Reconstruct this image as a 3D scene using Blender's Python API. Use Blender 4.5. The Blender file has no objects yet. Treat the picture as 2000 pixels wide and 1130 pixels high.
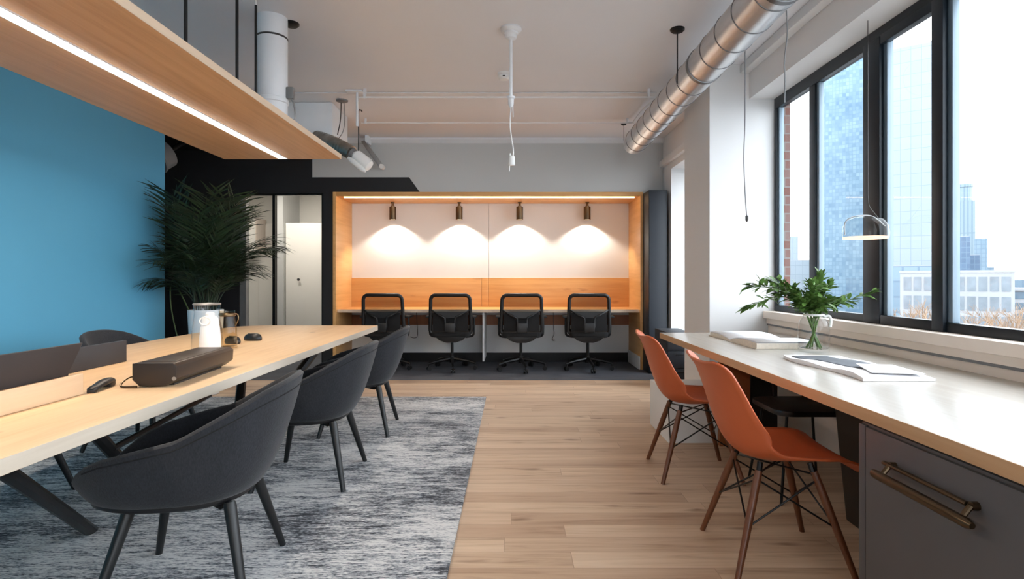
import bpy, bmesh, math, random
from mathutils import Vector, Matrix
PI = math.pi
R = math.radians
S = bpy.context.scene
C = S.collection
rnd = random.Random(7)

# ------------------------------------------------------------------ camera
CAMZ = 1.18
cam = bpy.data.cameras.new('camera')
cam.sensor_width = 36.0
cam.lens = 36.0 * 1100 / 2000
cam.shift_y = -0.011
cam.clip_end = 3000
cam.clip_start = 0.02
co = bpy.data.objects.new('camera', cam)
co.location = (0, 0, CAMZ)
co.rotation_euler = (PI / 2, 0, 0)
C.objects.link(co)
S.camera = co
S.view_settings.view_transform = 'Standard'
S.view_settings.look = 'None'
S.view_settings.gamma = 1
S.view_settings.use_curve_mapping = False
S.view_settings.exposure = 0.9


def lin(r, g, b):
    f = lambda c: (c / 255 / 12.92) if c / 255 <= 0.04045 else ((c / 255 + 0.055) / 1.055) ** 2.4
    return (f(r), f(g), f(b), 1)


# ------------------------------------------------------------------ materials
class NT:
    def __init__(self, name):
        self.m = bpy.data.materials.new(name)
        self.m.use_nodes = True
        self.t = self.m.node_tree
        self.t.nodes.clear()
        self.out = self.n('ShaderNodeOutputMaterial')

    def n(self, typ, **kw):
        x = self.t.nodes.new(typ)
        for k, v in kw.items():
            setattr(x, k, v)
        return x

    def l(self, a, b):
        self.t.links.new(a, b)

    def principled(self, base, rough=0.5, metal=0.0, **kw):
        p = self.n('ShaderNodeBsdfPrincipled')
        p.inputs['Base Color'].default_value = base
        p.inputs['Roughness'].default_value = rough
        p.inputs['Metallic'].default_value = metal
        for k, v in kw.items():
            p.inputs[k].default_value = v
        self.l(p.outputs[0], self.out.inputs[0])
        return p

    def coord(self, scale=(1, 1, 1), rot=(0, 0, 0), loc=(0, 0, 0)):
        tc = self.n('ShaderNodeTexCoord')
        mp = self.n('ShaderNodeMapping')
        mp.inputs['Scale'].default_value = scale
        mp.inputs['Rotation'].default_value = rot
        mp.inputs['Location'].default_value = loc
        self.l(tc.outputs['Object'], mp.inputs[0])
        return mp.outputs[0]

    def noise(self, vec, scale=5, detail=4, rough=0.5, dist=0.0):
        x = self.n('ShaderNodeTexNoise')
        x.inputs['Scale'].default_value = scale
        x.inputs['Detail'].default_value = detail
        x.inputs['Roughness'].default_value = rough
        x.inputs['Distortion'].default_value = dist
        self.l(vec, x.inputs['Vector'])
        return x.outputs['Fac']

    def ramp(self, fac, stops):
        x = self.n('ShaderNodeValToRGB')
        e = x.color_ramp.elements
        while len(e) < len(stops):
            e.new(0.5)
        for k, (p, c) in enumerate(stops):
            e[k].position = p
            e[k].color = c
        self.l(fac, x.inputs[0])
        return x.outputs[0]

    def mix(self, a, b, fac, mode='MIX'):
        x = self.n('ShaderNodeMix', data_type='RGBA', blend_type=mode)
        for sock, v in ((x.inputs[6], a), (x.inputs[7], b), (x.inputs[0], fac)):
            if hasattr(v, 'links') or hasattr(v, 'is_output'):
                self.l(v, sock)
            else:
                sock.default_value = v
        return x.outputs[2]

    def bump(self, p, h, strength=0.2, dist=0.01):
        b = self.n('ShaderNodeBump')
        b.inputs['Strength'].default_value = strength
        b.inputs['Distance'].default_value = dist
        self.l(h, b.inputs['Height'])
        self.l(b.outputs[0], p.inputs['Normal'])


def plain(name, rgb, rough=0.5, metal=0.0, var=0.06, nscale=6, bump=0.0, bscale=200, **kw):
    t = NT(name)
    base = lin(*rgb)
    p = t.principled(base, rough, metal, **kw)
    v = t.coord()
    f = t.noise(v, nscale, 5)
    lo = tuple(c * (1 - var) for c in base[:3]) + (1,)
    hi = tuple(min(1, c * (1 + var)) for c in base[:3]) + (1,)
    t.l(t.ramp(f, [(0.3, lo), (0.7, hi)]), p.inputs['Base Color'])
    if bump:
        t.bump(p, t.noise(v, bscale, 2), bump, 0.002)
    return t.m


def wood(name, dark, mid, light, axis='x', fine=26, along=1.4, rough=0.45, knots=0.6, knot_col=(110, 66, 34), bump=.08):
    """grain runs along axis"""
    t = NT(name)
    p = t.principled(lin(*mid), rough)
    i = 'xyz'.index(axis)
    sc = [fine * .5] * 3
    sc[i] = along * .5
    v = t.coord(tuple(sc))
    g = t.noise(v, 1.6, 7, 0.62, 0.35)
    sc2 = [4.0] * 3
    sc2[i] = .8
    big = t.noise(t.coord(tuple(sc2)), 1.0, 3, .5, .5)
    col = t.ramp(g, [(0.28, lin(*dark)), (0.5, lin(*mid)), (0.74, lin(*light))])
    col = t.mix(col, t.ramp(big, [(.3, lin(*dark)), (.7, lin(*light))]), 0.35)
    if knots:
        sk = [5.5] * 3
        sk[i] = 2.0
        vo = t.n('ShaderNodeTexVoronoi')
        vo.inputs['Scale'].default_value = 1.0
        nz = t.n('ShaderNodeTexNoise')
        nz.inputs['Scale'].default_value = 4
        mp = t.coord(tuple(sk))
        add = t.n('ShaderNodeMixRGB', blend_type='ADD')
        add.inputs[0].default_value = .28
        t.l(mp, add.inputs[1])
        t.l(mp, nz.inputs['Vector'])
        t.l(nz.outputs['Color'], add.inputs[2])
        t.l(add.outputs[0], vo.inputs['Vector'])
        k = t.ramp(vo.outputs['Distance'], [(0.05, (1, 1, 1, 1)), (0.17, (0, 0, 0, 1))])
        sel = t.ramp(vo.outputs['Color'], [(0.55, (0, 0, 0, 1)), (0.62, (1, 1, 1, 1))])
        f = t.mix(k, sel, 1.0, 'MULTIPLY')
        f2 = t.mix(f, (knots,) * 3 + (1,), 1.0, 'MULTIPLY')
        col = t.mix(col, lin(*knot_col), f2)
    t.l(col, p.inputs['Base Color'])
    if bump:
        t.bump(p, g, bump, 0.002)
    return t.m


def emit(name, rgb, strength):
    t = NT(name)
    e = t.n('ShaderNodeEmission')
    e.inputs[0].default_value = lin(*rgb)
    e.inputs[1].default_value = strength
    t.l(e.outputs[0], t.out.inputs[0])
    return t.m


def pane_glass(name, tint=(0.97, 0.985, 1.0), refl=0.9):
    t = NT(name)
    tr = t.n('ShaderNodeBsdfTransparent')
    tr.inputs[0].default_value = tint + (1,)
    gl = t.n('ShaderNodeBsdfGlossy')
    gl.inputs['Roughness'].default_value = 0.02
    fr = t.n('ShaderNodeFresnel')
    fr.inputs['IOR'].default_value = 1.35
    mt = t.n('ShaderNodeMath', operation='MULTIPLY')
    mt.inputs[1].default_value = refl
    t.l(fr.outputs[0], mt.inputs[0])
    ge = t.n('ShaderNodeNewGeometry')
    m2 = t.n('ShaderNodeMath', operation='MULTIPLY_ADD')
    m2.inputs[1].default_value = -1
    m2.inputs[2].default_value = 1
    t.l(ge.outputs['Backfacing'], m2.inputs[0])
    m3 = t.n('ShaderNodeMath', operation='MULTIPLY')
    t.l(mt.outputs[0], m3.inputs[0])
    t.l(m2.outputs[0], m3.inputs[1])
    mx = t.n('ShaderNodeMixShader')
    t.l(m3.outputs[0], mx.inputs[0])
    t.l(tr.outputs[0], mx.inputs[1])
    t.l(gl.outputs[0], mx.inputs[2])
    t.l(mx.outputs[0], t.out.inputs[0])
    return t.m


M = {}
M['ceiling'] = plain('ceiling_paint', (230, 230, 233), 0.9, var=.015, nscale=1.2, bump=.03, bscale=60)
M['white'] = plain('white_paint', (226, 226, 226), 0.85, var=.015, nscale=1.5, bump=.03, bscale=80)
M['grey_wall'] = plain('pale_grey_paint', (196, 197, 196), 0.85, var=.015, nscale=1.5)
M['warm_white'] = plain('warm_white_paint', (232, 218, 205), 0.7, var=.02)
M['blue'] = plain('blue_paint', (86, 160, 195), 0.75, var=.025, nscale=1.5, bump=.03, bscale=90)
M['black_wall'] = plain('black_paint', (26, 27, 31), 0.6, var=.08)
M['navy'] = plain('navy_laminate', (27, 33, 42), 0.5, var=.05)
M['oak'] = wood('oak_top', (205, 166, 122), (223, 188, 146), (232, 201, 162), 'y', knots=.55, rough=.42)
M['oak_plank'] = wood('oak_plank', (208, 172, 134), (224, 192, 156), (232, 204, 170), 'y', knots=.7, rough=.5)
M['oak_counter'] = wood('oak_counter', (190, 182, 171), (198, 191, 181), (205, 198, 189), 'y', fine=40, knots=0, rough=.27, bump=0)
M['oak_pale'] = wood('pale_edge', (206, 178, 150), (222, 198, 172), (230, 208, 184), 'y', knots=0, rough=.5)
M['oak_edge_lit'] = wood('window_lit_oak_edge', (190, 176, 158), (204, 192, 175), (214, 203, 188), 'y', knots=0, rough=.5)
M['oak_tan'] = wood('tan_edge', (182, 142, 102), (200, 160, 120), (210, 172, 134), 'y', fine=40, knots=0, rough=.45)
M['oak_panel'] = wood('oak_ceiling_panel', (180, 136, 95), (204, 159, 116), (216, 175, 132), 'y', fine=34, knots=0, rough=.5)
M['oak_orange'] = wood('honey_wood_x', (200, 142, 80), (219, 164, 100), (230, 180, 118), 'x', knots=.5, rough=.45, knot_col=(140, 82, 36))
M['oak_orange_z'] = wood('honey_wood_z', (202, 148, 88), (221, 170, 108), (231, 184, 124), 'y', knots=0, rough=.45)
M['brown_wood'] = wood('brown_wood', (122, 70, 38), (142, 84, 46), (156, 94, 54), 'z', knots=0)
M['walnut'] = wood('walnut_leg', (80, 42, 22), (102, 56, 30), (116, 68, 40), 'z', fine=60, along=4, knots=0, rough=.4)
M['orange'] = plain('orange_plastic', (186, 88, 46), 0.42, var=.03, bump=.02, bscale=400)
M['black_metal'] = plain('black_metal', (15, 15, 17), 0.38, 0.3, var=.1)
M['black_leg'] = plain('black_stained_wood', (18, 20, 22), 0.42, var=.12, nscale=20)
M['black_plastic'] = plain('black_plastic', (20, 20, 22), 0.42, var=.08)
M['dark_fabric'] = plain('dark_seat_fabric', (22, 21, 22), 0.9, var=.2, nscale=150, bump=.4, bscale=400)
M['frame'] = plain('anthracite_frame', (15, 27, 37), 0.4, 0.2, var=.06)
M['frame_light'] = plain('grey_sash_edge', (118, 134, 146), 0.4, 0.3, var=.05)
M['cab_grey'] = plain('grey_laminate', (86, 84, 86), 0.45, var=.03)
M['bronze'] = plain('bronze_metal', (96, 80, 62), 0.28, 0.95, var=.1)
M['white_metal'] = plain('white_enamel', (228, 230, 233), 0.4, var=.02)
M['paper'] = plain('paper', (238, 238, 240), 0.8, var=.015)
M['paper_cream'] = plain('page_edges', (226, 216, 202), 0.8, var=.08, nscale=60)
M['paper_grey'] = plain('grey_print', (104, 108, 115), 0.7, var=.03)
M['charcoal'] = plain('charcoal_screen', (44, 45, 50), 0.6, var=.06)
M['brown_screen'] = plain('dark_brown_screen', (48, 40, 38), 0.5, var=.06)
M['device'] = plain('bronze_black_plastic', (62, 50, 42), 0.4, .2, var=.06)
M['device_dark'] = plain('dark_device_plastic', (36, 30, 28), 0.42, var=.06)
M['white_ceramic'] = plain('white_ceramic', (236, 238, 240), 0.3, var=.015)
M['soil'] = plain('soil', (48, 36, 28), 0.95, var=.3, nscale=40)
M['grey_metal'] = plain('grey_metal', (150, 150, 150), 0.4, 0.6, var=.08)
M['foil'] = plain('foil_duct', (150, 146, 140), 0.32, 0.9, var=.2, nscale=12)
M['grey_plastic'] = plain('grey_plastic', (120, 120, 122), 0.5, var=.05)
M['leaf'] = plain('leaf_green', (92, 126, 60), 0.5, var=.35, nscale=14)
M['stem'] = plain('stem_green', (86, 116, 58), 0.5, var=.2, nscale=14)
M['palm'] = plain('palm_green', (27, 46, 25), 0.5, var=.4, nscale=9)
M['palm_stem'] = plain('palm_stem', (70, 84, 44), 0.6, var=.2, nscale=9)
M['cord'] = plain('grey_cord', (120, 120, 122), 0.5, var=.05)
M['dark_cord'] = plain('dark_cord', (48, 46, 46), 0.5, var=.05)
M['led'] = emit('led_strip', (255, 240, 222), 36)
M['led_warm'] = emit('led_warm', (255, 214, 160), 5)
M['bulb'] = emit('spot_lens', (255, 226, 180), 25)
M['lamp_led'] = emit('lamp_ring', (255, 214, 176), 1.1)
M['corridor_fill'] = emit('corridor_fill_glow', (255, 247, 236), 13)
M['pane'] = pane_glass('window_glass')
M['pane_in'] = pane_glass('door_glass', (0.97, 0.97, 0.965), .6)
M['clear'] = pane_glass('clear_glass', (0.965, 0.975, 0.98), 1.3)
M['lamp_glass'] = pane_glass('lamp_glass', (0.95, 0.96, 0.965), .45)
M['amber'] = pane_glass('amber_glass', (0.95, 0.91, 0.83), 1.3)
M['white_plastic'] = plain('white_plastic', (232, 232, 230), .45, var=.02)
M['brass'] = plain('brass', (128, 106, 78), .3, .9, var=.1)
M['pale_blue_door'] = plain('cream_door_paint', (236, 233, 226), .6, var=.015)


def mk_floor():
    t = NT('plank_floor')
    p = t.principled(lin(190, 160, 132), 0.42)
    v = t.coord()
    br = t.n('ShaderNodeTexBrick')
    br.offset = 0
    sx_ = t.n('ShaderNodeSeparateXYZ')
    t.l(v, sx_.inputs[0])
    dv = t.n('ShaderNodeMath', operation='DIVIDE')
    dv.inputs[1].default_value = .135
    t.l(sx_.outputs[1], dv.inputs[0])
    fl = t.n('ShaderNodeMath', operation='FLOOR')
    t.l(dv.outputs[0], fl.inputs[0])
    wn = t.n('ShaderNodeTexWhiteNoise', noise_dimensions='1D')
    t.l(fl.outputs[0], wn.inputs['W'])
    ma = t.n('ShaderNodeMath', operation='MULTIPLY_ADD')
    ma.inputs[1].default_value = 1.45
    t.l(wn.outputs['Value'], ma.inputs[0])
    t.l(sx_.outputs[0], ma.inputs[2])
    cb_ = t.n('ShaderNodeCombineXYZ')
    t.l(ma.outputs[0], cb_.inputs[0])
    t.l(sx_.outputs[1], cb_.inputs[1])
    v = cb_.outputs[0]
    br.inputs['Scale'].default_value = 1
    br.inputs['Brick Width'].default_value = 1.45
    br.inputs['Row Height'].default_value = .135
    br.inputs['Mortar Size'].default_value = .0014
    br.inputs['Mortar Smooth'].default_value = .3
    br.inputs['Color1'].default_value = (0, 0, 0, 1)
    br.inputs['Color2'].default_value = (1, 1, 1, 1)
    br.inputs['Mortar'].default_value = (.5, .5, .5, 1)
    t.l(v, br.inputs['Vector'])
    # shift grain per plank
    add = t.n('ShaderNodeMixRGB', blend_type='ADD')
    add.inputs[0].default_value = 1
    mul = t.n('ShaderNodeMixRGB', blend_type='MULTIPLY')
    mul.inputs[0].default_value = 1
    mul.inputs[2].default_value = (7, 5, 3, 1)
    t.l(br.outputs['Color'], mul.inputs[1])
    t.l(v, add.inputs[1])
    t.l(mul.outputs[0], add.inputs[2])
    mp = t.n('ShaderNodeMapping')
    mp.inputs['Scale'].default_value = (.9, 14, 1)
    t.l(add.outputs[0], mp.inputs[0])
    g = t.noise(mp.outputs[0], 1.7, 8, .62, .7)
    col = t.ramp(g, [(.25, lin(158, 132, 108)), (.46, lin(203, 180, 156)), (.75, lin(222, 202, 180))])
    tone = t.ramp(br.outputs['Color'], [(0, lin(222, 210, 202)), (1, lin(255, 252, 248))])
    col = t.mix(col, tone, 1.0, 'MULTIPLY')
    mp2 = t.n('ShaderNodeMapping')
    mp2.inputs['Scale'].default_value = (2.0, 7.4, 1)
    t.l(add.outputs[0], mp2.inputs[0])
    nz = t.n('ShaderNodeTexNoise')
    nz.inputs['Scale'].default_value = 3
    t.l(mp2.outputs[0], nz.inputs['Vector'])
    a2 = t.n('ShaderNodeMixRGB', blend_type='ADD')
    a2.inputs[0].default_value = .3
    t.l(mp2.outputs[0], a2.inputs[1])
    t.l(nz.outputs['Color'], a2.inputs[2])
    vo = t.n('ShaderNodeTexVoronoi')
    vo.inputs['Scale'].default_value = 1.1
    t.l(a2.outputs[0], vo.inputs['Vector'])
    k = t.ramp(vo.outputs['Distance'], [(.04, (.75, .75, .75, 1)), (.2, (0, 0, 0, 1))])
    sel = t.ramp(vo.outputs['Color'], [(.34, (0, 0, 0, 1)), (.46, (1, 1, 1, 1))])
    col = t.mix(col, lin(112, 82, 58), t.mix(k, sel, 1.0, 'MULTIPLY'))
    mo = t.n('ShaderNodeMath', operation='MULTIPLY')
    mo.inputs[1].default_value = .55
    t.l(br.outputs['Fac'], mo.inputs[0])
    col = t.mix(col, lin(110, 86, 66), mo.outputs[0])
    t.l(col, p.inputs['Base Color'])
    t.bump(p, g, .06, .003)
    return t.m


def mk_carpet():
    t = NT('dark_carpet_planks')
    p = t.principled(lin(60, 64, 74), .85)
    v = t.coord()
    br = t.n('ShaderNodeTexBrick')
    br.inputs['Scale'].default_value = 1
    br.inputs['Brick Width'].default_value = 1.0
    br.inputs['Row Height'].default_value = .25
    br.inputs['Mortar Size'].default_value = .002
    br.inputs['Color1'].default_value = lin(58, 62, 72)
    br.inputs['Color2'].default_value = lin(76, 80, 90)
    br.inputs['Mortar'].default_value = lin(40, 43, 50)
    t.l(v, br.inputs['Vector'])
    g = t.noise(t.coord((3, 40, 1)), 1.5, 6, .65)
    col = t.mix(br.outputs['Color'], t.ramp(g, [(.3, lin(40, 43, 50)), (.72, lin(104, 108, 116))]), .5)
    t.l(col, p.inputs['Base Color'])
    return t.m


def mk_rug():
    t = NT('woven_rug')
    p = t.principled(lin(150, 155, 162), .95)
    f1 = t.noise(t.coord((8, 64, 1)), 1.5, 9, .75, .5)
    f2 = t.noise(t.coord((1.1, 2.0, 1)), 1.3, 4, .6, .4)
    f3 = t.noise(t.coord((34, 150, 1)), 1.5, 3, .6)
    f4 = t.noise(t.coord((3.0, 17, 1)), 1.5, 7, .72, .4)
    ms = []
    for f, w in ((f1, 1.7), (f2, 1.0), (f3, 1.1), (f4, 1.0)):
        a = t.n('ShaderNodeMath', operation='MULTIPLY_ADD')
        a.inputs[1].default_value = w
        a.inputs[2].default_value = -.5 * w
        t.l(f, a.inputs[0])
        ms.append(a.outputs[0])
    cur = ms[0]
    for m_ in ms[1:]:
        a = t.n('ShaderNodeMath', operation='ADD')
        t.l(cur, a.inputs[0])
        t.l(m_, a.inputs[1])
        cur = a.outputs[0]
    a = t.n('ShaderNodeMath', operation='ADD')
    a.inputs[1].default_value = .5
    t.l(cur, a.inputs[0])
    col = t.ramp(a.outputs[0], [(.25, lin(50, 53, 59)), (.39, lin(104, 109, 116)), (.50, lin(164, 168, 174)), (.66, lin(216, 216, 215))])
    t.l(col, p.inputs['Base Color'])
    t.bump(p, f3, .5, .004)
    return t.m


def mk_brick():
    t = NT('red_brick')
    p = t.principled(lin(150, 90, 70), .9)
    v = t.coord(rot=(PI / 2, 0, 0))
    br = t.n('ShaderNodeTexBrick')
    br.inputs['Scale'].default_value = 1
    br.inputs['Brick Width'].default_value = .1
    br.inputs['Row Height'].default_value = .075
    br.inputs['Mortar Size'].default_value = .006
    br.inputs['Color1'].default_value = lin(98, 60, 50)
    br.inputs['Color2'].default_value = lin(108, 86, 82)
    br.inputs['Mortar'].default_value = lin(112, 108, 106)
    t.l(v, br.inputs['Vector'])
    t.l(br.outputs['Color'], p.inputs['Base Color'])
    return t.m


def mk_facade(name, cw, ch, c1, c2, mort, msize, wob=0.0, rough=.4):
    """curtain wall; panels on local x-z and y-z"""
    t = NT(name)
    p = t.principled(lin(*c1), rough)
    tc = t.n('ShaderNodeTexCoord')
    sx = t.n('ShaderNodeSeparateXYZ')
    t.l(tc.outputs['Object'], sx.inputs[0])
    ad = t.n('ShaderNodeMath', operation='ADD')
    t.l(sx.outputs[0], ad.inputs[0])
    t.l(sx.outputs[1], ad.inputs[1])
    cb = t.n('ShaderNodeCombineXYZ')
    t.l(ad.outputs[0], cb.inputs[0])
    t.l(sx.outputs[2], cb.inputs[1])
    vec = cb.outputs[0]
    br = t.n('ShaderNodeTexBrick')
    br.offset = 0.0
    br.inputs['Scale'].default_value = 1
    br.inputs['Brick Width'].default_value = cw
    br.inputs['Row Height'].default_value = ch
    br.inputs['Mortar Size'].default_value = msize
    br.inputs['Mortar Smooth'].default_value = .4
    br.inputs['Color1'].default_value = lin(*c1)
    br.inputs['Color2'].default_value = lin(*c2)
    br.inputs['Mortar'].default_value = lin(*mort)
    if wob:  # warp and blotches paint wavy reflections into the glass colour
        nz = t.n('ShaderNodeTexNoise')
        nz.inputs['Scale'].default_value = .09
        nz.inputs['Detail'].default_value = 3
        t.l(vec, nz.inputs['Vector'])
        am = t.n('ShaderNodeMixRGB', blend_type='ADD')
        am.inputs[0].default_value = wob
        t.l(vec, am.inputs[1])
        t.l(nz.outputs['Color'], am.inputs[2])
        t.l(am.outputs[0], br.inputs['Vector'])
        big = t.noise(vec, .05, 4, .6)
        col = t.mix(br.outputs['Color'], t.ramp(big, [(.35, lin(*c1)), (.65, lin(*c2))]), .4)
        t.l(col, p.inputs['Base Color'])
    else:
        t.l(vec, br.inputs['Vector'])
        t.l(br.outputs['Color'], p.inputs['Base Color'])
    return t.m


def mk_chair_fabric():
    t = NT('charcoal_wool')
    p = t.principled(lin(50, 53, 60), .92)
    p.inputs['Sheen Weight'].default_value = .12
    w = t.noise(t.coord((160, 160, 40)), 1.5, 3, .6)
    b = t.noise(t.coord((9, 9, 3)), 1.5, 3, .6)
    col = t.mix(t.ramp(w, [(.3, lin(12, 13, 15)), (.7, lin(41, 44, 52))]), t.ramp(b, [(.3, lin(20, 22, 26)), (.7, lin(32, 35, 42))]), .4)
    t.l(col, p.inputs['Base Color'])
    t.bump(p, w, .5, .003)
    return t.m


def mk_mesh_cloth():
    t = NT('black_mesh_cloth')
    tr = t.n('ShaderNodeBsdfTransparent')
    di = t.n('ShaderNodeBsdfDiffuse')
    di.inputs[0].default_value = lin(26, 25, 27)
    ck = t.n('ShaderNodeTexChecker')
    ck.inputs['Scale'].default_value = 700
    t.l(t.coord(), ck.inputs['Vector'])
    mt = t.n('ShaderNodeMath', operation='MULTIPLY_ADD')
    mt.inputs[1].default_value = .1
    mt.inputs[2].default_value = .52
    t.l(ck.outputs['Fac'], mt.inputs[0])
    mx = t.n('ShaderNodeMixShader')
    t.l(mt.outputs[0], mx.inputs[0])
    t.l(tr.outputs[0], mx.inputs[1])
    t.l(di.outputs[0], mx.inputs[2])
    t.l(mx.outputs[0], t.out.inputs[0])
    return t.m


def mk_spiral():
    t = NT('galvanised_duct')
    p = t.principled(lin(186, 182, 178), .34, .9)
    g = t.noise(t.coord((6, 1.2, 6)), 3, 5, .6)
    t.l(t.ramp(g, [(.3, lin(196, 196, 197)), (.7, lin(216, 216, 217))]), p.inputs['Base Color'])
    return t.m


M['floor'] = mk_floor()
M['carpet'] = mk_carpet()
M['rug'] = mk_rug()
M['brick'] = mk_brick()
M['wool'] = mk_chair_fabric()
M['mesh'] = mk_mesh_cloth()
M['duct'] = mk_spiral()
M['seam'] = plain('duct_seam', (112, 112, 114), .4, .8)


# ------------------------------------------------------------------ mesh helper
class MB:
    def __init__(self):
        self.b = bmesh.new()
        self.mi = 0

    def _add(self, verts, faces):
        vs = [self.b.verts.new(v) for v in verts]
        out = []
        for f in faces:
            try:
                fc = self.b.faces.new([vs[i] for i in f])
                fc.material_index = self.mi
                out.append(fc)
            except ValueError:
                pass
        return vs, out

    def box(self, x0, x1, y0, y1, z0, z1, bev=0.0, seg=2, mat=None):
        v = [(x, y, z) for z in (z0, z1) for y in (y0, y1) for x in (x0, x1)]
        if mat is not None:
            v = [tuple(mat @ Vector(p)) for p in v]
        vs, fs = self._add(v, [(0, 2, 3, 1), (4, 5, 7, 6), (0, 1, 5, 4), (2, 6, 7, 3), (0, 4, 6, 2), (1, 3, 7, 5)])
        if bev:
            es = list({e for f in fs for e in f.edges})
            bmesh.ops.bevel(self.b, geom=es, offset=bev, segments=seg, profile=.6, affect='EDGES')
        return self

    def loft(self, rings, closed=True, cap0=True, cap1=True):
        n = len(rings[0])
        vs = [[self.b.verts.new(p) for p in r] for r in rings]
        for a, b in zip(vs[:-1], vs[1:]):
            for i in range(n if closed else n - 1):
                j = (i + 1) % n
                try:
                    f = self.b.faces.new((a[i], a[j], b[j], b[i]))
                    f.material_index = self.mi
                except ValueError:
                    pass
        if closed:
            if cap0:
                self.b.faces.new(list(reversed(vs[0]))).material_index = self.mi
            if cap1:
                self.b.faces.new(vs[-1]).material_index = self.mi
        return self

    def tube(self, pts, r, seg=10, cap=True, squash=None):
        pts = [Vector(p) for p in pts]
        rs = r if isinstance(r, (list, tuple)) else [r] * len(pts)
        rings = []
        up = None
        for i, p in enumerate(pts):
            d = (pts[min(i + 1, len(pts) - 1)] - pts[max(i - 1, 0)]).normalized()
            if up is None:
                up = Vector((0, 0, 1)) if abs(d.z) < .9 else Vector((1, 0, 0))
            s = d.cross(up)
            if s.length < 1e-5:
                s = d.orthogonal()
            s.normalize()
            u = s.cross(d).normalized()
            up = u
            rings.append([tuple(p + (s * math.cos(a) + u * math.sin(a) * (squash or 1)) * rs[i]) for a in [2 * PI * k / seg for k in range(seg)]])
        return self.loft(rings, True, cap, cap)

    def cyl(self, p0, p1, r0, r1=None, seg=16):
        return self.tube([p0, p1], [r0, r0 if r1 is None else r1], seg)

    def lathe(self, prof, seg=28, c=(0, 0, 0), cap0=True, cap1=True, mat=None):
        rings = []
        for r, z in prof:
            ring = []
            for k in range(seg):
                a = 2 * PI * k / seg
                p = Vector((max(r, .0002) * math.cos(a), max(r, .0002) * math.sin(a), z))
                if mat is not None:
                    p = mat @ p
                ring.append(tuple(p + Vector(c)))
            rings.append(ring)
        return self.loft(rings, True, cap0, cap1)

    def prism(self, poly, axis, a0, a1, bev=0.0):
        """poly in the two other axes (x,y,z order)"""
        def mk(p, a):
            q = list(p)
            q.insert('xyz'.index(axis), a)
            return tuple(q)
        n = len(poly)
        v = [mk(p, a0) for p in poly] + [mk(p, a1) for p in poly]
        f = [tuple(range(n))[::-1], tuple(range(n, 2 * n))] + [(i, (i + 1) % n, n + (i + 1) % n, n + i) for i in range(n)]
        vs, fs = self._add(v, f)
        bmesh.ops.recalc_face_normals(self.b, faces=fs)
        if bev:
            es = list({e for f in fs for e in f.edges})
            bmesh.ops.bevel(self.b, geom=es, offset=bev, segments=2, profile=.6, affect='EDGES')
        return self

    def quad(self, *p):
        self._add(list(p), [tuple(range(len(p)))])
        return self

    def build(self, name, mat, parent=None, loc=(0, 0, 0), rotz=0, smooth=35, recalc=True):
        if recalc:
            bmesh.ops.recalc_face_normals(self.b, faces=self.b.faces[:])
        me = bpy.data.meshes.new(name)
        self.b.to_mesh(me)
        self.b.free()
        if smooth:
            me.polygons.foreach_set('use_smooth', [True] * len(me.polygons))
            me.set_sharp_from_angle(angle=R(smooth))
        for m in (mat if isinstance(mat, (list, tuple)) else [mat]):
            me.materials.append(m)
        o = bpy.data.objects.new(name, me)
        o.location = loc
        o.rotation_euler = (0, 0, rotz)
        C.objects.link(o)
        if parent is not None:
            o.parent = parent
        return o


def tag(o, label, cat, group=None):
    o['label'] = label
    o['category'] = cat
    if group:
        o['group'] = group
    return o


def thing(name, label, cat, loc=(0, 0, 0), rotz=0, group=None):
    o = bpy.data.objects.new(name, None)
    o.empty_display_size = .1
    o.location = loc
    o.rotation_euler = (0, 0, rotz)
    C.objects.link(o)
    return tag(o, label, cat, group)


def struct(o, label=None, cat=None):
    o['kind'] = 'structure'
    if label:
        o['label'] = label
    if cat:
        o['category'] = cat
    return o


def kids(o):
    return [c for c in bpy.data.objects if c.parent == o]


def dup(root, loc, rotz, label):
    r = root.copy()
    C.objects.link(r)
    r.location = loc
    r.rotation_euler = (0, 0, rotz)
    r['label'] = label
    for ch in kids(root):
        c = ch.copy()
        C.objects.link(c)
        c.parent = r
        for g in kids(ch):
            d = g.copy()
            C.objects.link(d)
            d.parent = c
    return r


def lerp(a, b, t):
    return a + (b - a) * t


def interp(tab, x):
    if x <= tab[0][0]:
        return tab[0][1]
    for (x0, y0), (x1, y1) in zip(tab[:-1], tab[1:]):
        if x <= x1:
            t = (x - x0) / (x1 - x0)
            return lerp(y0, y1, t)
    return tab[-1][1]


def smooth_path(pts, n=8):
    """catmull-rom through points"""
    P = [Vector(p) for p in pts]
    out = []
    for i in range(len(P) - 1):
        p0, p1, p2, p3 = P[max(i - 1, 0)], P[i], P[i + 1], P[min(i + 2, len(P) - 1)]
        for k in range(n):
            t = k / n
            out.append(.5 * ((2 * p1) + (p2 - p0) * t + (2 * p0 - 5 * p1 + 4 * p2 - p3) * t * t + (3 * p1 - p0 - 3 * p2 + p3) * t ** 3))
    out.append(P[-1])
    return out


# ------------------------------------------------------------------ setting
H = 2.98
BY = 7.27           # plane of the back wall
struct(MB().box(-4.9, 2.6, -3.6, 6.52, -.1, 0).build('floor', M['floor'], smooth=0))
struct(MB().box(-4.9, 2.6, 6.52, 10.2, -.1, .002).build('floor_carpet', M['carpet'], smooth=0))
struct(MB().box(-4.9, 2.6, -3.6, BY + .2, H, H + .2).build('ceiling', M['ceiling'], smooth=0))
struct(MB().box(-3.85, -3.6, -3.6, 5.84, 0, H).build('wall_left', M['blue'], smooth=0))
b = MB().box(-4.9, -4.7, 5.6, BY, 0, H)
b.box(-4.7, -3.85, 5.6, 5.8, 0, H)
struct(b.build('wall_left_recess', M['black_wall'], smooth=0))
struct(MB().box(-4.7, -3.3, 5.84, BY, 2.83, H - .001).build('ceiling_recess', M['black_wall'], smooth=0))
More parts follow.
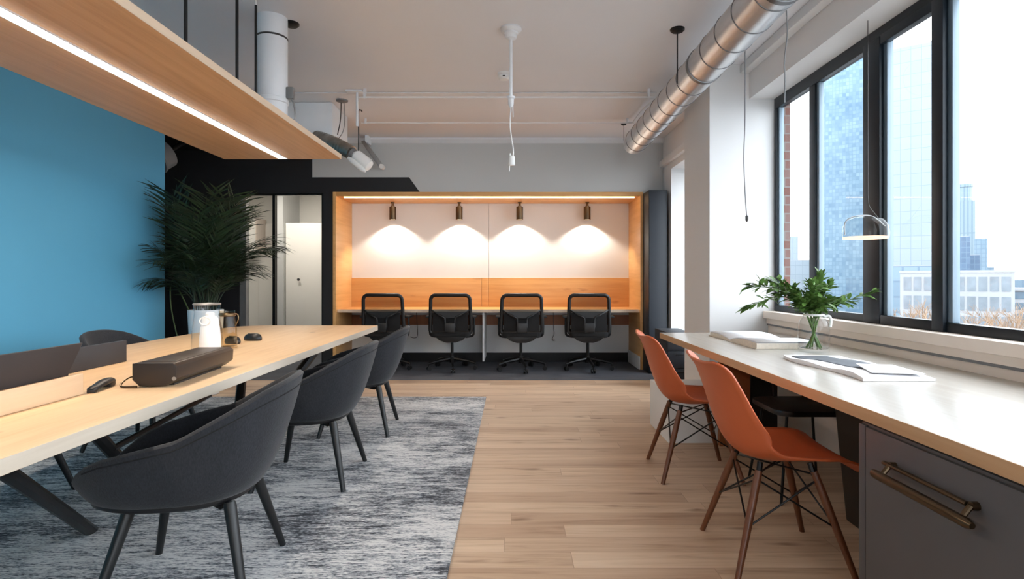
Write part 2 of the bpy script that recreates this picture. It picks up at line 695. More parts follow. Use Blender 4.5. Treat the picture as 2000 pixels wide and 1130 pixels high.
# back wall: black lower paint and pale grey bulkhead above
bx = lambda px: (px - 1000) / 1100 * BY
bz = lambda py: CAMZ - (py - 543) / 1100 * BY
gx0, gx1, gz1 = bx(467), bx(631), bz(377)
ax0, ax1, az1 = bx(650), bx(1256), bz(375)
b = MB()
b.prism([(-4.7, 0), (gx0, 0), (gx0, gz1), (gx1, gz1), (gx1, 0), (ax0, 0), (ax0, az1), (bx(820), az1), (bx(799), bz(346)), (bx(610), bz(346)), (bx(610), H), (-4.7, H)], 'y', BY, BY + .18)
struct(b.build('wall_back', M['black_wall'], smooth=0))
b = MB()
b.prism([(bx(610), bz(346)), (bx(799), bz(346)), (bx(820), az1), (2.4, az1), (2.4, H), (bx(610), H)], 'y', BY, BY + .18)
b.box(ax1, 2.4, BY, BY + .18, 0, az1)
struct(b.build('wall_back_bulkhead', M['grey_wall'], smooth=0))
b = MB()
b.prism([(BY, H), (BY - .06, H), (BY - .055, H - .02), (BY - .02, H - .05), (BY, H - .06)], 'x', bx(610), 1.95)
struct(b.build('trim_cove', M['ceiling']))
# right wall behind the column, with a deep window opening
b = MB()
oy0, oy1, oz0, oz1 = 5.55, 6.9, .35, 2.52
b.box(1.95, 2.4, 5.44, oy0, 0, H)
b.box(1.95, 2.4, oy1, BY, 0, H)
b.box(1.95, 2.4, oy0, oy1, 0, oz0)
b.box(1.95, 2.4, oy0, oy1, oz1, H)
struct(b.build('wall_right_far', M['white'], smooth=0))
struct(MB().box(1.667, 2.268, 4.75, 5.44, 0, H).build('wall_right_column', M['white'], smooth=0))
b = MB().box(1.90, 1.95, 5.44, BY, 2.60, 2.68, .006)
struct(b.build('trim_ledge', M['white']))
w2 = struct(thing('window_2', 'narrow window in the deep opening behind the white column', 'window', (2.3, 0, 0)))
b = MB()
for (y0, y1, z0, z1) in ((oy0, oy1, oz0, oz0 + .06), (oy0, oy1, oz1 - .06, oz1), (oy0, oy0 + .06, oz0 + .06, oz1 - .06), (oy1 - .06, oy1, oz0 + .06, oz1 - .06)):
    b.box(0, .08, y0, y1, z0, z1, .004)
b.build('frame', M['frame'], w2)
MB().box(.03, .04, oy0 + .06, oy1 - .06, oz0 + .06, oz1 - .06).build('pane', M['pane'], w2, smooth=0)
# wall under the main window, sill, lintel
WX = 2.21
WB, WT, WY1, WY0 = .905, 2.69, 4.75, -2.6
b = MB()
b.box(2.16, 2.4, -3.6, 4.75, 0, .855)
b.box(2.21, 2.4, -3.6, WY0, .855, WT)
struct(b.build('wall_right', M['warm_white'], smooth=0))
b = MB()
b.box(2.115, 2.36, -3.6, 4.748, .845, .905, .006)
b.box(2.145, 2.165, -3.6, 4.748, .80, .846)
struct(b.build('trim_sill', M['warm_white']))
b = MB().box(2.150, 2.166, -3.6, 4.748, .785, .80)
struct(b.build('trim_sill_shade', M['grey_plastic'], smooth=0))  # grey strip drawn as the shadow line under the sill
struct(MB().box(2.0, 2.4, -3.6, 4.75, WT, H).build('wall_right_lintel', M['white'], smooth=0))
struct(MB().box(1.925, 2.0, -3.6, 4.75, 2.905, H - .001, .01).build('trim_cornice', M['white']))
# wall behind the camera, with a window added to let in fill light
b = MB()
b.box(-3.6, 2.4, -3.6, -3.45, 0, .3)
b.box(-3.6, 2.4, -3.6, -3.45, 2.8, H)
b.box(-3.6, 0.0, -3.6, -3.45, .3, 2.8)
b.box(1.6, 2.4, -3.6, -3.45, .3, 2.8)
struct(b.build('wall_rear', M['white'], smooth=0))
w3 = struct(thing('fill_window', 'unseen window added in the wall opposite the alcove for fill light', 'window', (0, -3.52, 0)))
b = MB()
for x in (.03, .8, 1.57):
    b.box(x - .03, x + .03, -.04, .04, .3, 2.8)
b.box(0, 1.6, -.04, .04, .3, .36)
b.box(0, 1.6, -.04, .04, 2.74, 2.8)
b.build('frame', M['frame'], w3)
MB().box(0, 1.6, -.005, .005, .36, 2.74).build('pane', M['pane'], w3, smooth=0)

# main window
w1 = struct(thing('window_1', 'long black framed window over the white sill', 'window', (WX, 0, 0)))
D = .055
b = MB()
b.box(0, D, WY0, WY1, WB, WB + .05, .004)
b.box(0, D, WY0, WY1, WT - .09, WT, .004)
b.box(0, D, WY1 - .05, WY1, WB + .05, WT - .09, .004)
b.box(0, D, WY0, WY0 + .06, WB + .05, WT - .09, .004)
b.build('outer_frame', M['frame'], w1)
muls = [4.15, 3.49, 2.90, 1.55, .2, -1.2]
b = MB().box(0, D, 4.11, 4.19, WB + .05, WT - .09, .004)
b.build('mullion', M['frame'], w1)
b = MB().box(-.012, D, 3.37, 3.53, WB - .0, WT - .06, .006)
b.build('mullion', M['frame'], w1)
b = MB().box(-.015, D, 2.87, 2.95, WB - .0, WT - .06, .006)
b.build('mullion', M['frame'], w1)
for y in (1.45, .2, -1.2):
    MB().box(-.01, D, y - .06, y + .06, WB + .05, WT - .09, .005).build('mullion', M['frame'], w1)
# slim sliding sashes with grey edges
b = MB()
y0, y1 = 2.95, 3.36
b.box(-.014, .03, y0, y1, WB, WB + .055, .004)
b.box(-.014, .03, y0, y1, WT - .115, WT - .06, .004)
b.build('sash_rail', M['frame'], w1)
for (y0, y1) in ((4.075, 4.11), (3.335, 3.37), (2.84, 2.87), (4.68, 4.70)):
    MB().box(.012, .05, y0, y1, WB + .05, WT - .09, .003).build('sash_edge', M['frame_light'], w1)
for (y0, y1) in ((4.19, 4.70), (3.54, 4.11), (2.95, 3.37), (1.51, 2.87), (.26, 1.39), (-1.14, .14), (WY0 + .06, -1.26)):
    MB().box(.032, .038, y0, y1, WB + .05, WT - .09).build('pane', M['pane'], w1, smooth=0)

# ------------------------------------------------------------------ corridor behind the glass
b = MB()
b.box(-4.6, -2.33, 9.6, 9.7, 0, 2.7)
b.box(-4.7, -4.6, BY + .18, 9.7, 0, 2.7)
b.box(-2.42, -2.33, BY + .18, 9.6, 0, 2.7)
struct(b.build('wall_corridor', M['pale_blue_door'], smooth=0))
struct(MB().box(-4.7, -2.3, BY + .18, 9.7, 2.6, 2.7).build('ceiling_corridor', M['white'], smooth=0))
b = MB().box(-3.76, -3.62, 8.9, 9.6, 0, 2.6)
struct(b.build('wall_corridor_stub', M['grey_wall'], smooth=0))
t = struct(thing('door_1', 'cream door with a dark round knob behind the glass', 'door', (-3.60, 8.96, 0)))
b = MB().box(-.0, .80, 0, .035, .0, 2.06, .004)
b.build('door_panel', M['pale_blue_door'], t)
MB().lathe([(.0, 0), (.008, .0), (.008, .03), (.02, .035), (.022, .05), (.012, .06), (0, .06)], 14, (.22, 0, 1.16), mat=Matrix.Rotation(PI / 2, 4, 'X')).build('door_handle', M['dark_cord'], t)
t = struct(thing('door_2', 'tall cream door at the end of the glazed corridor', 'door', (-4.30, 9.55, 0)))
MB().box(0, .5, 0, .04, 0, 2.1, .004).build('door_panel', M['pale_blue_door'], t)
MB().lathe([(.0, 0), (.008, .0), (.008, .03), (.02, .035), (.022, .05), (0, .06)], 14, (.44, 0, 1.0), mat=Matrix.Rotation(PI / 2, 4, 'X')).build('door_handle', M['dark_cord'], t)
t = thing('wall_cabinet', 'cream cabinet hung on the corridor wall behind the left glass pane', 'cabinet', (-4.36, 9.2, 1.62))
MB().box(-.2, .18, 0, .38, 0, .55, .004).build('carcass', M['warm_white'], t)
MB().box(-.19, .17, -.018, 0, .01, .54, .003).build('cabinet_door', M['pale_blue_door'], t)
tag(MB().box(-3.9, -2.7, 8.0, 8.3, 2.585, 2.60).build('corridor_fill_lamp', M['corridor_fill'], smooth=0), 'flat unseen lamp added on the ceiling to light the glazed corridor', 'light')  # out-of-view lamp, added to brighten the corridor
g = struct(thing('door_3', 'glazed partition in a black frame beside the wooden alcove', 'glass partition', (0, BY, 0)))
b = MB()
b.box(gx0, gx1, .03, .10, gz1 - .02, gz1)
b.box(gx1 - .03, gx1, .03, .10, 0, gz1 - .02)
b.build('frame', M['black_metal'], g)
MB().box(gx0, gx0 + .075, .03, .12, 0, gz1 - .02).build('jamb', M['grey_metal'], g)
MB().box(bx(530), bx(535), .03, .10, 0, gz1 - .02).build('mullion', M['black_metal'], g)
MB().box(gx0 + .075, bx(530), .06, .07, 0, gz1 - .02).build('pane', M['pane_in'], g, smooth=0)
MB().box(bx(535), gx1 - .03, .06, .07, 0, gz1 - .02).build('pane', M['pane_in'], g, smooth=0)

# ------------------------------------------------------------------ wooden work alcove
AY = BY + .74        # alcove back
al = thing('work_alcove', 'honey wood lined alcove with white back panels and built-in lighting', 'alcove', (0, BY, 0))
il, ir, it = bx(657), bx(1250), bz(383)
dy = AY - BY
b = MB()
b.box(ax0 + .005, il, -.02, dy, 0, az1 - .0, .003)
b.build('side_panel', M['oak_orange_z'], al)
b = MB()
b.box(ir, ax1 - .005, -.02, dy, 0, az1, .003)
b.build('side_panel', M['oak_orange_z'], al)
MB().box(il, ir, -.02, dy, it, az1, .003).build('top_panel', M['oak_orange'], al)
MB().box(il, bx(953) - .02, dy - .03, dy, .66, it).build('back_panel', M['white'], al, smooth=0)
MB().box(bx(953) - .016, ir, dy - .03, dy, .66, it).build('back_panel', M['white'], al, smooth=0)
sx = (948 - 1000) / 1100 * 7.98
MB().box(il, sx - .055, dy - .055, dy - .03, .77, 1.185, .002).build('splash_board', M['oak_orange'], al)
MB().box(sx - .053, sx + .045, dy - .055, dy - .03, .77, 1.185, .002).build('splash_board', M['oak_orange'], al)
MB().box(sx + .047, ir, dy - .055, dy - .03, .77, 1.185, .002).build('splash_board', M['oak_orange'], al)
MB().box(il, ir, dy - .04, dy, .52, .66).build('rear_rail', M['brown_wood'], al, smooth=0)
MB().box(il, ir, dy - .03, dy, .13, .52).build('kick_panel', M['white'], al, smooth=0)
MB().box(il, ir, dy - .06, dy, 0, .13).build('plinth', M['black_metal'], al, smooth=0)
MB().box(ir - .018, ir, -.015, dy - .06, .003, .17, .003).build('skirting', M['white_metal'], al)
MB().box(il + .08, ir - .06, .05, .075, it - .012, it, 0).build('light_strip', M['led_warm'], al, smooth=0)
struct(MB().box(gx1 + .06, 2.4, AY + .002, AY + .1, 0, H).build('wall_alcove_rear', M['white'], smooth=0))
dk = thing('built_in_desk', 'long honey wood desk running the full width of the alcove', 'desk', (0, BY, 0))
MB().box(il + .002, ir - .002, .03, dy - .056, .735, .775, .004).build('desk_top', M['oak_orange'], dk)
MB().box(il + .003, ir - .003, .027, .0305, .736, .774).build('edge_band', M['oak_pale'], dk)
MB().box(sx - .01, sx + .015, .12, dy - .062, .09, .735, .002).build('support_panel', M['white_metal'], dk)


def cable(name, pts, r, m, label, cat='cable', extra=None):
    o = MB().tube(smooth_path(pts, 8), r, 8).build(name, m)
    return tag(o, label, cat)


cable('power_cable', [(-1.34, 7.90, .72), (-1.33, 7.9, .5), (-1.33, 7.9, .37), (-1.37, 7.9, .345), (-1.43, 7.9, .36)], .004, M['dark_cord'], 'thin black cable hooked under the desk beside the leftmost mesh chair')
cable('power_cable', [(.58, 7.90, .73), (.585, 7.9, .5), (.59, 7.9, .4), (.565, 7.9, .34), (.575, 7.9, .31), (.60, 7.9, .315)], .004, M['dark_cord'], 'thin black cable hanging between the two right-hand mesh office chairs')

sp = None
for i, px in enumerate((767, 897, 1015, 1147)):
    X = (px - 1000) / 1100 * 7.84
    lab = ('bronze cylinder spotlight above the leftmost mesh office chair', 'bronze cylinder spotlight above the second mesh chair from the glazed door',
           'bronze cylinder spotlight just right of the white panel seam', 'bronze cylinder spotlight nearest the right side of the wooden alcove')[i]
    if sp is None:
        sp = thing('spotlight', lab, 'spotlight', (X, 7.84, it), 0, 'spotlights in the wooden alcove')
        MB().lathe([(.026, -.0), (.026, -.012), (.016, -.016), (.016, -.05), (.026, -.052), (.026, -.06)], 20).build('mount', M['bronze'], sp)
        MB().lathe([(.034, -.06), (.047, -.064), (.047, -.245), (.040, -.247), (.038, -.215), (.0, -.213)], 28, cap0=True, cap1=False).build('body', M['bronze'], sp)
        MB().lathe([(.0, -.222), (.036, -.222), (.036, -.227), (.0, -.227)], 20).build('lens', M['bulb'], sp)
    else:
        dup(sp, (X, 7.84, it), 0, lab)
    L = bpy.data.lights.new('spot_glow', 'SPOT')
    L.energy = 20
    L.color = (1, .89, .76)
    L.spot_size = R(124)
    L.spot_blend = .4
    L.shadow_soft_size = .012
    lo = bpy.data.objects.new('spot_glow', L)
    lo.location = (X, 7.84, it - .24)
    lo.rotation_euler = (R(3), 0, 0)
    C.objects.link(lo)

# navy column panel + pedestal beyond the counter
t = thing('tall_panel_unit', 'tall narrow navy panel unit standing right of the wooden alcove', 'cabinet', (1.69, 6.96, 0))
MB().box(0, .228, 0, .305, .003, 2.268, .004).build('body', M['navy'], t)
MB().box(.006, .222, -.006, 0, .05, 2.262, .002).build('front_panel', M['navy'], t)
t = thing('drawer_pedestal', 'low navy drawer unit on the floor beyond the window counter', 'drawers', (1.66, 6.05, 0))
MB().box(0, .27, 0, .5, .003, .60, .006).build('body', M['navy'], t)
for k in range(3):
    d = MB().box(.008, .262, -.016, 0, .03 + k * .19, .205 + k * .19, .004).build('drawer', M['navy'], t)
    MB().box(.09, .18, -.026, -.016, .165 + k * .19, .18 + k * .19, .003).build('drawer_handle', M['black_metal'], d)

# ------------------------------------------------------------------ ceiling pipes etc.
def pipe(y, z, r, x0, x1, label, clips=()):
    t = thing('conduit', label, 'pipe', (0, y, z), 0, 'conduits under the ceiling')
    MB().cyl((x0, 0, 0), (x1, 0, 0), r, seg=10).build('tube', M['white_metal'], t)
    for c in clips:
        MB().box(c - .012, c + .012, -r - .006, r + .006, -r - .004, H - z, .002).build('clip', M['white_metal'], t)
    return t


pipe(5.36, 2.90, .008, -1.46, 1.36, 'thicker white conduit below the ceiling, the middle of three', (-1.4, 1.3))
pipe(5.45, 2.972, .006, -2.2, 1.40, 'thin white conduit flat on the ceiling, nearest the window end of the duct', ())
pipe(6.35, 2.93, .007, -1.7, 1.38, 'white conduit on the ceiling closest to the alcove wall', (-1.65, 1.3))
cable('conduit_bend', [(1.36, 5.36, 2.90), (1.37, 5.7, 2.93), (1.37, 6.0, 2.95), (1.36, 6.33, 2.93)], .008, M['white_metal'], 'white conduit running between two ceiling pipes behind the silver duct', 'pipe')

t = thing('ceiling_pole', 'white pole hung from a round ceiling rose with a dangling cord', 'ceiling pole', (-.008, 4.06, H))
MB().lathe([(.0, 0), (.075, 0), (.078, -.012), (.06, -.03), (.052, -.032), (.052, -.044), (.045, -.05), (.04, -.075), (.02, -.085), (.013, -.09)], 28).build('ceiling_rose', M['white_metal'], t)
MB().cyl((0, 0, -.08), (0, 0, -.50), .0125, seg=14).build('pole', M['white_metal'], t)
b = MB().lathe([(.013, -.49), (.03, -.492), (.03, -.503), (.022, -.51), (.02, -.55), (.008, -.57)], 18)
b.cyl((.012, 0, -.55), (.016, 0, -.64), .005, .002)
b.build('joint', M['white_metal'], t)
MB().tube(smooth_path([(0, 0, -.56), (-.006, 0, -.7), (.006, 0, -.8), (.018, 0, -.9), (.0, 0, -.985)], 8), .0045, 8).build('cord', M['white_plastic'], t)
b = MB().lathe([(.006, -.915), (.022, -.925), (.024, -.985), (.018, -.99), (0, -.99)], 18, (.006, 0, 0))
b.cyl((-.006, 0, -.9), (-.012, 0, -1.03), .005, .003)
b.build('socket', M['white_plastic'], t)
t = thing('smoke_detector', 'small white smoke detector on the ceiling beside the white pole', 'smoke detector', (-.07, 4.95, H))
MB().lathe([(0, 0), (.058, 0), (.06, -.02), (.052, -.024), (.05, -.045), (.036, -.058), (0, -.06)], 28).build('body', M['white_plastic'], t)
MB().box(-.012, .012, -.052, -.045, -.044, -.034, .002).build('vent', M['dark_cord'], t)

# big silver duct
DX, DZ, DR = 1.377, 2.70, .127
t = thing('spiral_duct', 'large silver metal ventilation duct under the ceiling near the window', 'duct', (DX, 6.3, DZ))
prof = [(0, .16), (.04, .157), (.08, .14), (.108, .105), (.122, .05), (DR, 0)]
prof += [(DR, -.0 - .1), (DR, -8.0)]
rot = Matrix.Rotation(-PI / 2, 4, 'X')
b = MB().lathe(prof, 48, mat=rot)
b.build('tube', M['duct'], t)
for k in range(23):
    y = -.12 - k * .27
    b = MB()
    pts = []
    b.lathe([(DR - .002, y - .006), (DR + .0035, y - .003), (DR + .0035, y + .003), (DR - .002, y + .006)], 48, cap0=False, cap1=False, mat=rot)
    b.build('seam_ring', M['seam'], t)
for y in (-2.28, -3.45):
    b = MB().lathe([(DR - .002, y - .02), (DR + .006, y - .018), (DR + .006, y + .018), (DR - .002, y + .02)], 48, cap0=False, cap1=False, mat=rot)
    b.build('strap_band', M['seam'], t)


def hanger(x, y, r, zend, label, col, cr=.005):
    t = thing('ceiling_hanger', label, 'hanger', (x, y, H))
    MB().lathe([(0, 0), (r, 0), (r, -.01), (r * .8, -.02), (.008, -.024), (0, -.024)], 28).build('ceiling_rose', M['black_metal'], t)
    if zend:
        MB().cyl((0, 0, -.02), (0, 0, zend - H), cr, seg=8).build('cord', col, t)


hanger(1.195, 4.07, .052, 2.585, 'black ceiling disc with a dark cord reaching the silver duct', M['dark_cord'])
hanger(1.30, 6.55, .033, 2.72, 'small dark ceiling disc at the end of the silver duct', M['dark_cord'], .003)
hanger(-1.56, 3.98, .055, None, 'black ceiling disc right of the white vertical pipe', None)
t = cable('hanging_cord', [(1.485, 3.59, 2.64), (1.485, 3.59, 2.2), (1.478, 3.59, 1.95), (1.486, 3.59, 1.72), (1.497, 3.59, 1.57)], .0035, M['cord'], 'long grey cord dangling from the duct before the white column')
MB().lathe([(.004, 0), (.009, -.004), (.009, -.03), (.004, -.04)], 12, (1.497, 3.59, 1.58)).build('cord_end', M['dark_cord'], t)
cable('hanging_cord', [(1.485, 3.05, 2.64), (1.49, 3.05, 2.5), (1.475, 3.05, 2.36), (1.478, 3.05, 2.25), (1.476, 3.05, 2.13)], .0035, M['cord'], 'short grey cord hanging from the duct at the corner of the window')

# white vertical pipe
t = thing('vertical_pipe', 'thick white vertical pipe between ceiling and wooden light panel', 'pipe', (-1.66, 3.9, 0))
MB().lathe([(.101, H), (.101, 2.42), (.108, 2.415), (.108, 2.39), (.101, 2.385), (.10, 2.31), (.085, 2.265), (.0, 2.262)], 36).build('tube', M['white_metal'], t)
MB().lathe([(.1005, 2.845), (.1035, 2.843), (.1035, 2.833), (.1005, 2.831)], 36, cap0=False, cap1=False).build('ring', M['dark_cord'], t)
b = MB().box(.10, .15, -.02, .02, 2.42, 2.50, .008)
b.tube(smooth_path([(.13, 0, 2.42), (.15, 0, 2.38), (.16, 0, 2.3), (.15, 0, 2.27)]), .006, 8)
b.build('valve', M['grey_metal'], t)

# air unit and foil duct at the back left
t = thing('air_unit', 'pale grey air handling box under the ceiling behind the light panel', 'ventilation unit', (-2.05, 5.75, 2.62))
MB().box(-.34, .215, 0, .55, 0, .359, .015).build('casing', M['white_metal'], t)
MB().box(-.02, .2, -.04, 0, -.0, .02, .004).build('lip', M['grey_metal'], t)
t = thing('foil_duct', 'short ribbed grey foil duct ending in a white nozzle', 'duct', (-2.0, 5.62, 2.56))
p0, p1 = Vector((.0, .14, .04)), Vector((.40, 0, -.13))
pts, rs = [], []
for k in range(41):
    f = k / 40
    pts.append(p0.lerp(p1, f) + Vector((0, 0, .015 * math.sin(f * PI))))
    rs.append((.088 - .018 * f) * (1 + .035 * math.sin(f * 2 * PI * 13)))
MB().tube(pts, rs, 22).build('hose', M['foil'], t)
MB().tube([(.40, 0, -.13), (.43, -.005, -.15)], [.055, .05], 22).build('collar', M['grey_plastic'], t)
MB().tube([(.42, -.005, -.14), (.45, -.01, -.162), (.56, -.03, -.25), (.585, -.035, -.27), (.595, -.036, -.278)], [.03, .062, .066, .055, .02], 22).build('nozzle', M['white_plastic'], t)
MB().tube([(.38, -.05, -.19), (.42, -.06, -.22), (.53, -.08, -.31), (.56, -.085, -.335)], [.015, .026, .026, .008], 16).build('flap', M['white_plastic'], t)
t = thing('wire_hanger', 'dark ceiling plate with thin wires holding the grey foil duct', 'hanger', (-1.72, 5.7, H))
MB().lathe([(0, 0), (.06, 0), (.058, -.012), (.03, -.022), (0, -.024)], 24).build('ceiling_plate', M['grey_plastic'], t)
MB().tube(smooth_path([(-.01, 0, -.02), (-.01, -.02, -.2), (-.03, -.05, -.36)]), .005, 8).build('wire', M['dark_cord'], t)
MB().tube(smooth_path([(.02, 0, -.02), (.03, -.01, -.2), (.02, -.04, -.33), (-.03, -.06, -.42)]), .004, 8).build('wire', M['grey_plastic'], t)
cable('hook_wire', [(-1.485, 5.58, 2.83), (-1.50, 5.58, 2.845), (-1.52, 5.58, 2.82), (-1.52, 5.58, 2.6), (-1.522, 5.58, 2.44)], .006, M['dark_cord'], 'dark hooked wire standing up from the white nozzle', 'wire')
t = thing('sprinkler_drop', 'thin white drop pipe where the ceiling conduit starts', 'pipe', (-1.49, 5.42, H))
MB().box(-.10, .06, -.05, .05, -.015, 0, .003).build('plate', M['white_metal'], t)
MB().cyl((0, 0, -.01), (.0, 0, -.34), .012, seg=10).build('tube', M['white_metal'], t)
t = thing('slanted_rail', 'slanted grey rail on the wall right of the white nozzle', 'rail', (-1.72, 7.05, 2.86))
b = MB()
b.prism([(-.17, .03), (-.13, .05), (.10, -.26), (.06, -.30)], 'y', 0, .08, .004)
b.build('rail', M['grey_metal'], t)
MB().cyl((.085, -.01, -.28), (.085, .09, -.28), .03, seg=16).build('end_cap', M['white_plastic'], t)
MB().box(-.13, -.09, .03, .2, .02, .118, .003).build('bracket', M['white_metal'], t)
# round duct in the dark recess
t = thing('round_duct_outlet', 'grey round duct outlet in the dark corner above the palm', 'duct', (-3.93, 6.42, 2.62))
mm = Matrix.Rotation(R(-62), 4, 'X') @ Matrix.Rotation(R(0), 4, 'Z')
mm = Vector((0, 0, 1)).rotation_difference(Vector((-.42, -.70, -.58))).to_matrix().to_4x4()
MB().lathe([(.10, .0), (.165, .02), (.17, .15), (.185, .16), (.18, .18), (.15, .18), (.135, .10), (.0, .09)], 32, mat=mm).build('tube', M['grey_plastic'], t)
MB().tube([(0, 0, 0), (.10, .25, H - 2.62 - .16)], .03, 10).build('mount', M['black_metal'], t)

# ------------------------------------------------------------------ hanging wooden light panel
PZ = 2.18
t = thing('light_panel', 'long suspended wooden panel with a lit strip above the meeting table', 'pendant light', (-1.93, 0, PZ))
b = MB()
b.box(-.49, .49, -1.2, 4.74, 0, .042, .003)
b.build('board', M['oak_panel'], t)
MB().box(.4905, .494, -1.2, 4.74, .001, .041).build('edge_band', M['oak_pale'], t)
MB().box(-.010, .050, -1.1, 4.70, -.004, .001).build('light_strip', M['led'], t, smooth=0)
b = MB()
for x0, x1 in ((-.017, -.010), (.050, .057)):
    b.box(x0, x1, -1.1, 4.705, -.006, .001)
b.build('strip_profile', M['white_metal'], t, smooth=0)
for y in (-.6, 2.52, 2.99):
    MB().cyl((.47, y, .04), (.47, y, H - PZ), .008, seg=10).build('hanging_rod', M['black_metal'], t)
    MB().cyl((-.47, y, .04), (-.47, y, H - PZ), .008, seg=10).build('hanging_rod', M['black_metal'], t)
rd = MB().cyl((.47, 3.21, .04), (.47, 3.21, .555), .007, seg=10).build('hanging_rod', M['black_metal'], t)
MB().cyl((.47, 3.21, .555), (.47, 3.21, H - PZ), .0035, seg=8).build('wire', M['white_plastic'], rd)

# ------------------------------------------------------------------ rug and meeting table
tag(MB().box(-4.0 + .55, -.255, -.5, 5.57, 0, .012, .004).build('rug', M['rug']), 'grey and white streaked woven rug under the meeting table', 'rug')
TX0, TX1, TY0, TY1, TZ = -2.55, -1.25, .25, 5.26, .74
t = thing('meeting_table', 'long light oak meeting table with black slanted legs', 'table', (-1.9, 2.75, .012))
b = MB()
hw, hl = (TX1 - TX0) / 2, (TY1 - TY0) / 2


def rrect(hx, hy, rad, n=6, rads=None):
    pts = []
    for k, (sx_, sy_) in enumerate(((1, 1), (-1, 1), (-1, -1), (1, -1))):
        r_ = rads[k] if rads else rad
        for i in range(n + 1):
            a = PI / 2 * (k + i / n)
            pts.append((sx_ * (hx - r_) + r_ * math.cos(a), sy_ * (hy - r_) + r_ * math.sin(a)))
    return pts


b.prism(rrect(hw, hl, .05, rads=(.012, .30, .03, .012)), 'z', TZ - .045 - .012, TZ - .012, .003)
b.build('table_top', M['oak'], t)
MB().box(hw, hw + .002, -hl + .015, hl - .015, TZ - .055, TZ - .014).build('edge_band', M['oak_edge_lit'], t)  # paler wood stands in for window light on the table's edge


def tleg(p0, p1, w=.03):
    o = Vector((-1.9, 2.75, .012))
    a_, c_ = Vector(p0) - o, Vector(p1) - o
    c_ = c_ + (c_ - a_) * .06
    b = MB().tube([a_, c_], w, 8)
    bmesh.ops.bisect_plane(b.b, geom=b.b.verts[:] + b.b.edges[:] + b.b.faces[:], plane_co=(0, 0, .0015), plane_no=(0, 0, 1), clear_inner=True)
    ed = [e for e in b.b.edges if e.is_boundary]
    bmesh.ops.contextual_create(b.b, geom=ed)
    return b.build('leg', M['black_metal'], t)


uz = TZ - .045
tleg((-1.56, 1.62, uz), (-1.95, 2.62, .0), .026)
tleg((-1.87, 2.33, uz), (-1.97, 3.08, .0), .03)
tleg((-1.56, 4.75, uz), (-1.88, 3.9, .0), .034)
tleg((-2.24, 4.75, uz), (-1.92, 3.9, .0), .034)
o_ = Vector((-1.9, 2.75, .012))
MB().tube([Vector((-1.90, 2.68, .37)) - o_, Vector((-2.12, 3.95, .36)) - o_], .016, 8).build('stretcher', M['black_metal'], t)
b = MB()
for y in (1.62, 4.75):
    b.box(-.42, .42, y - 2.75 - .03, y - 2.75 + .03, uz - .012 - .03, uz - .012)
b.build('cross_bar', M['black_metal'], t)

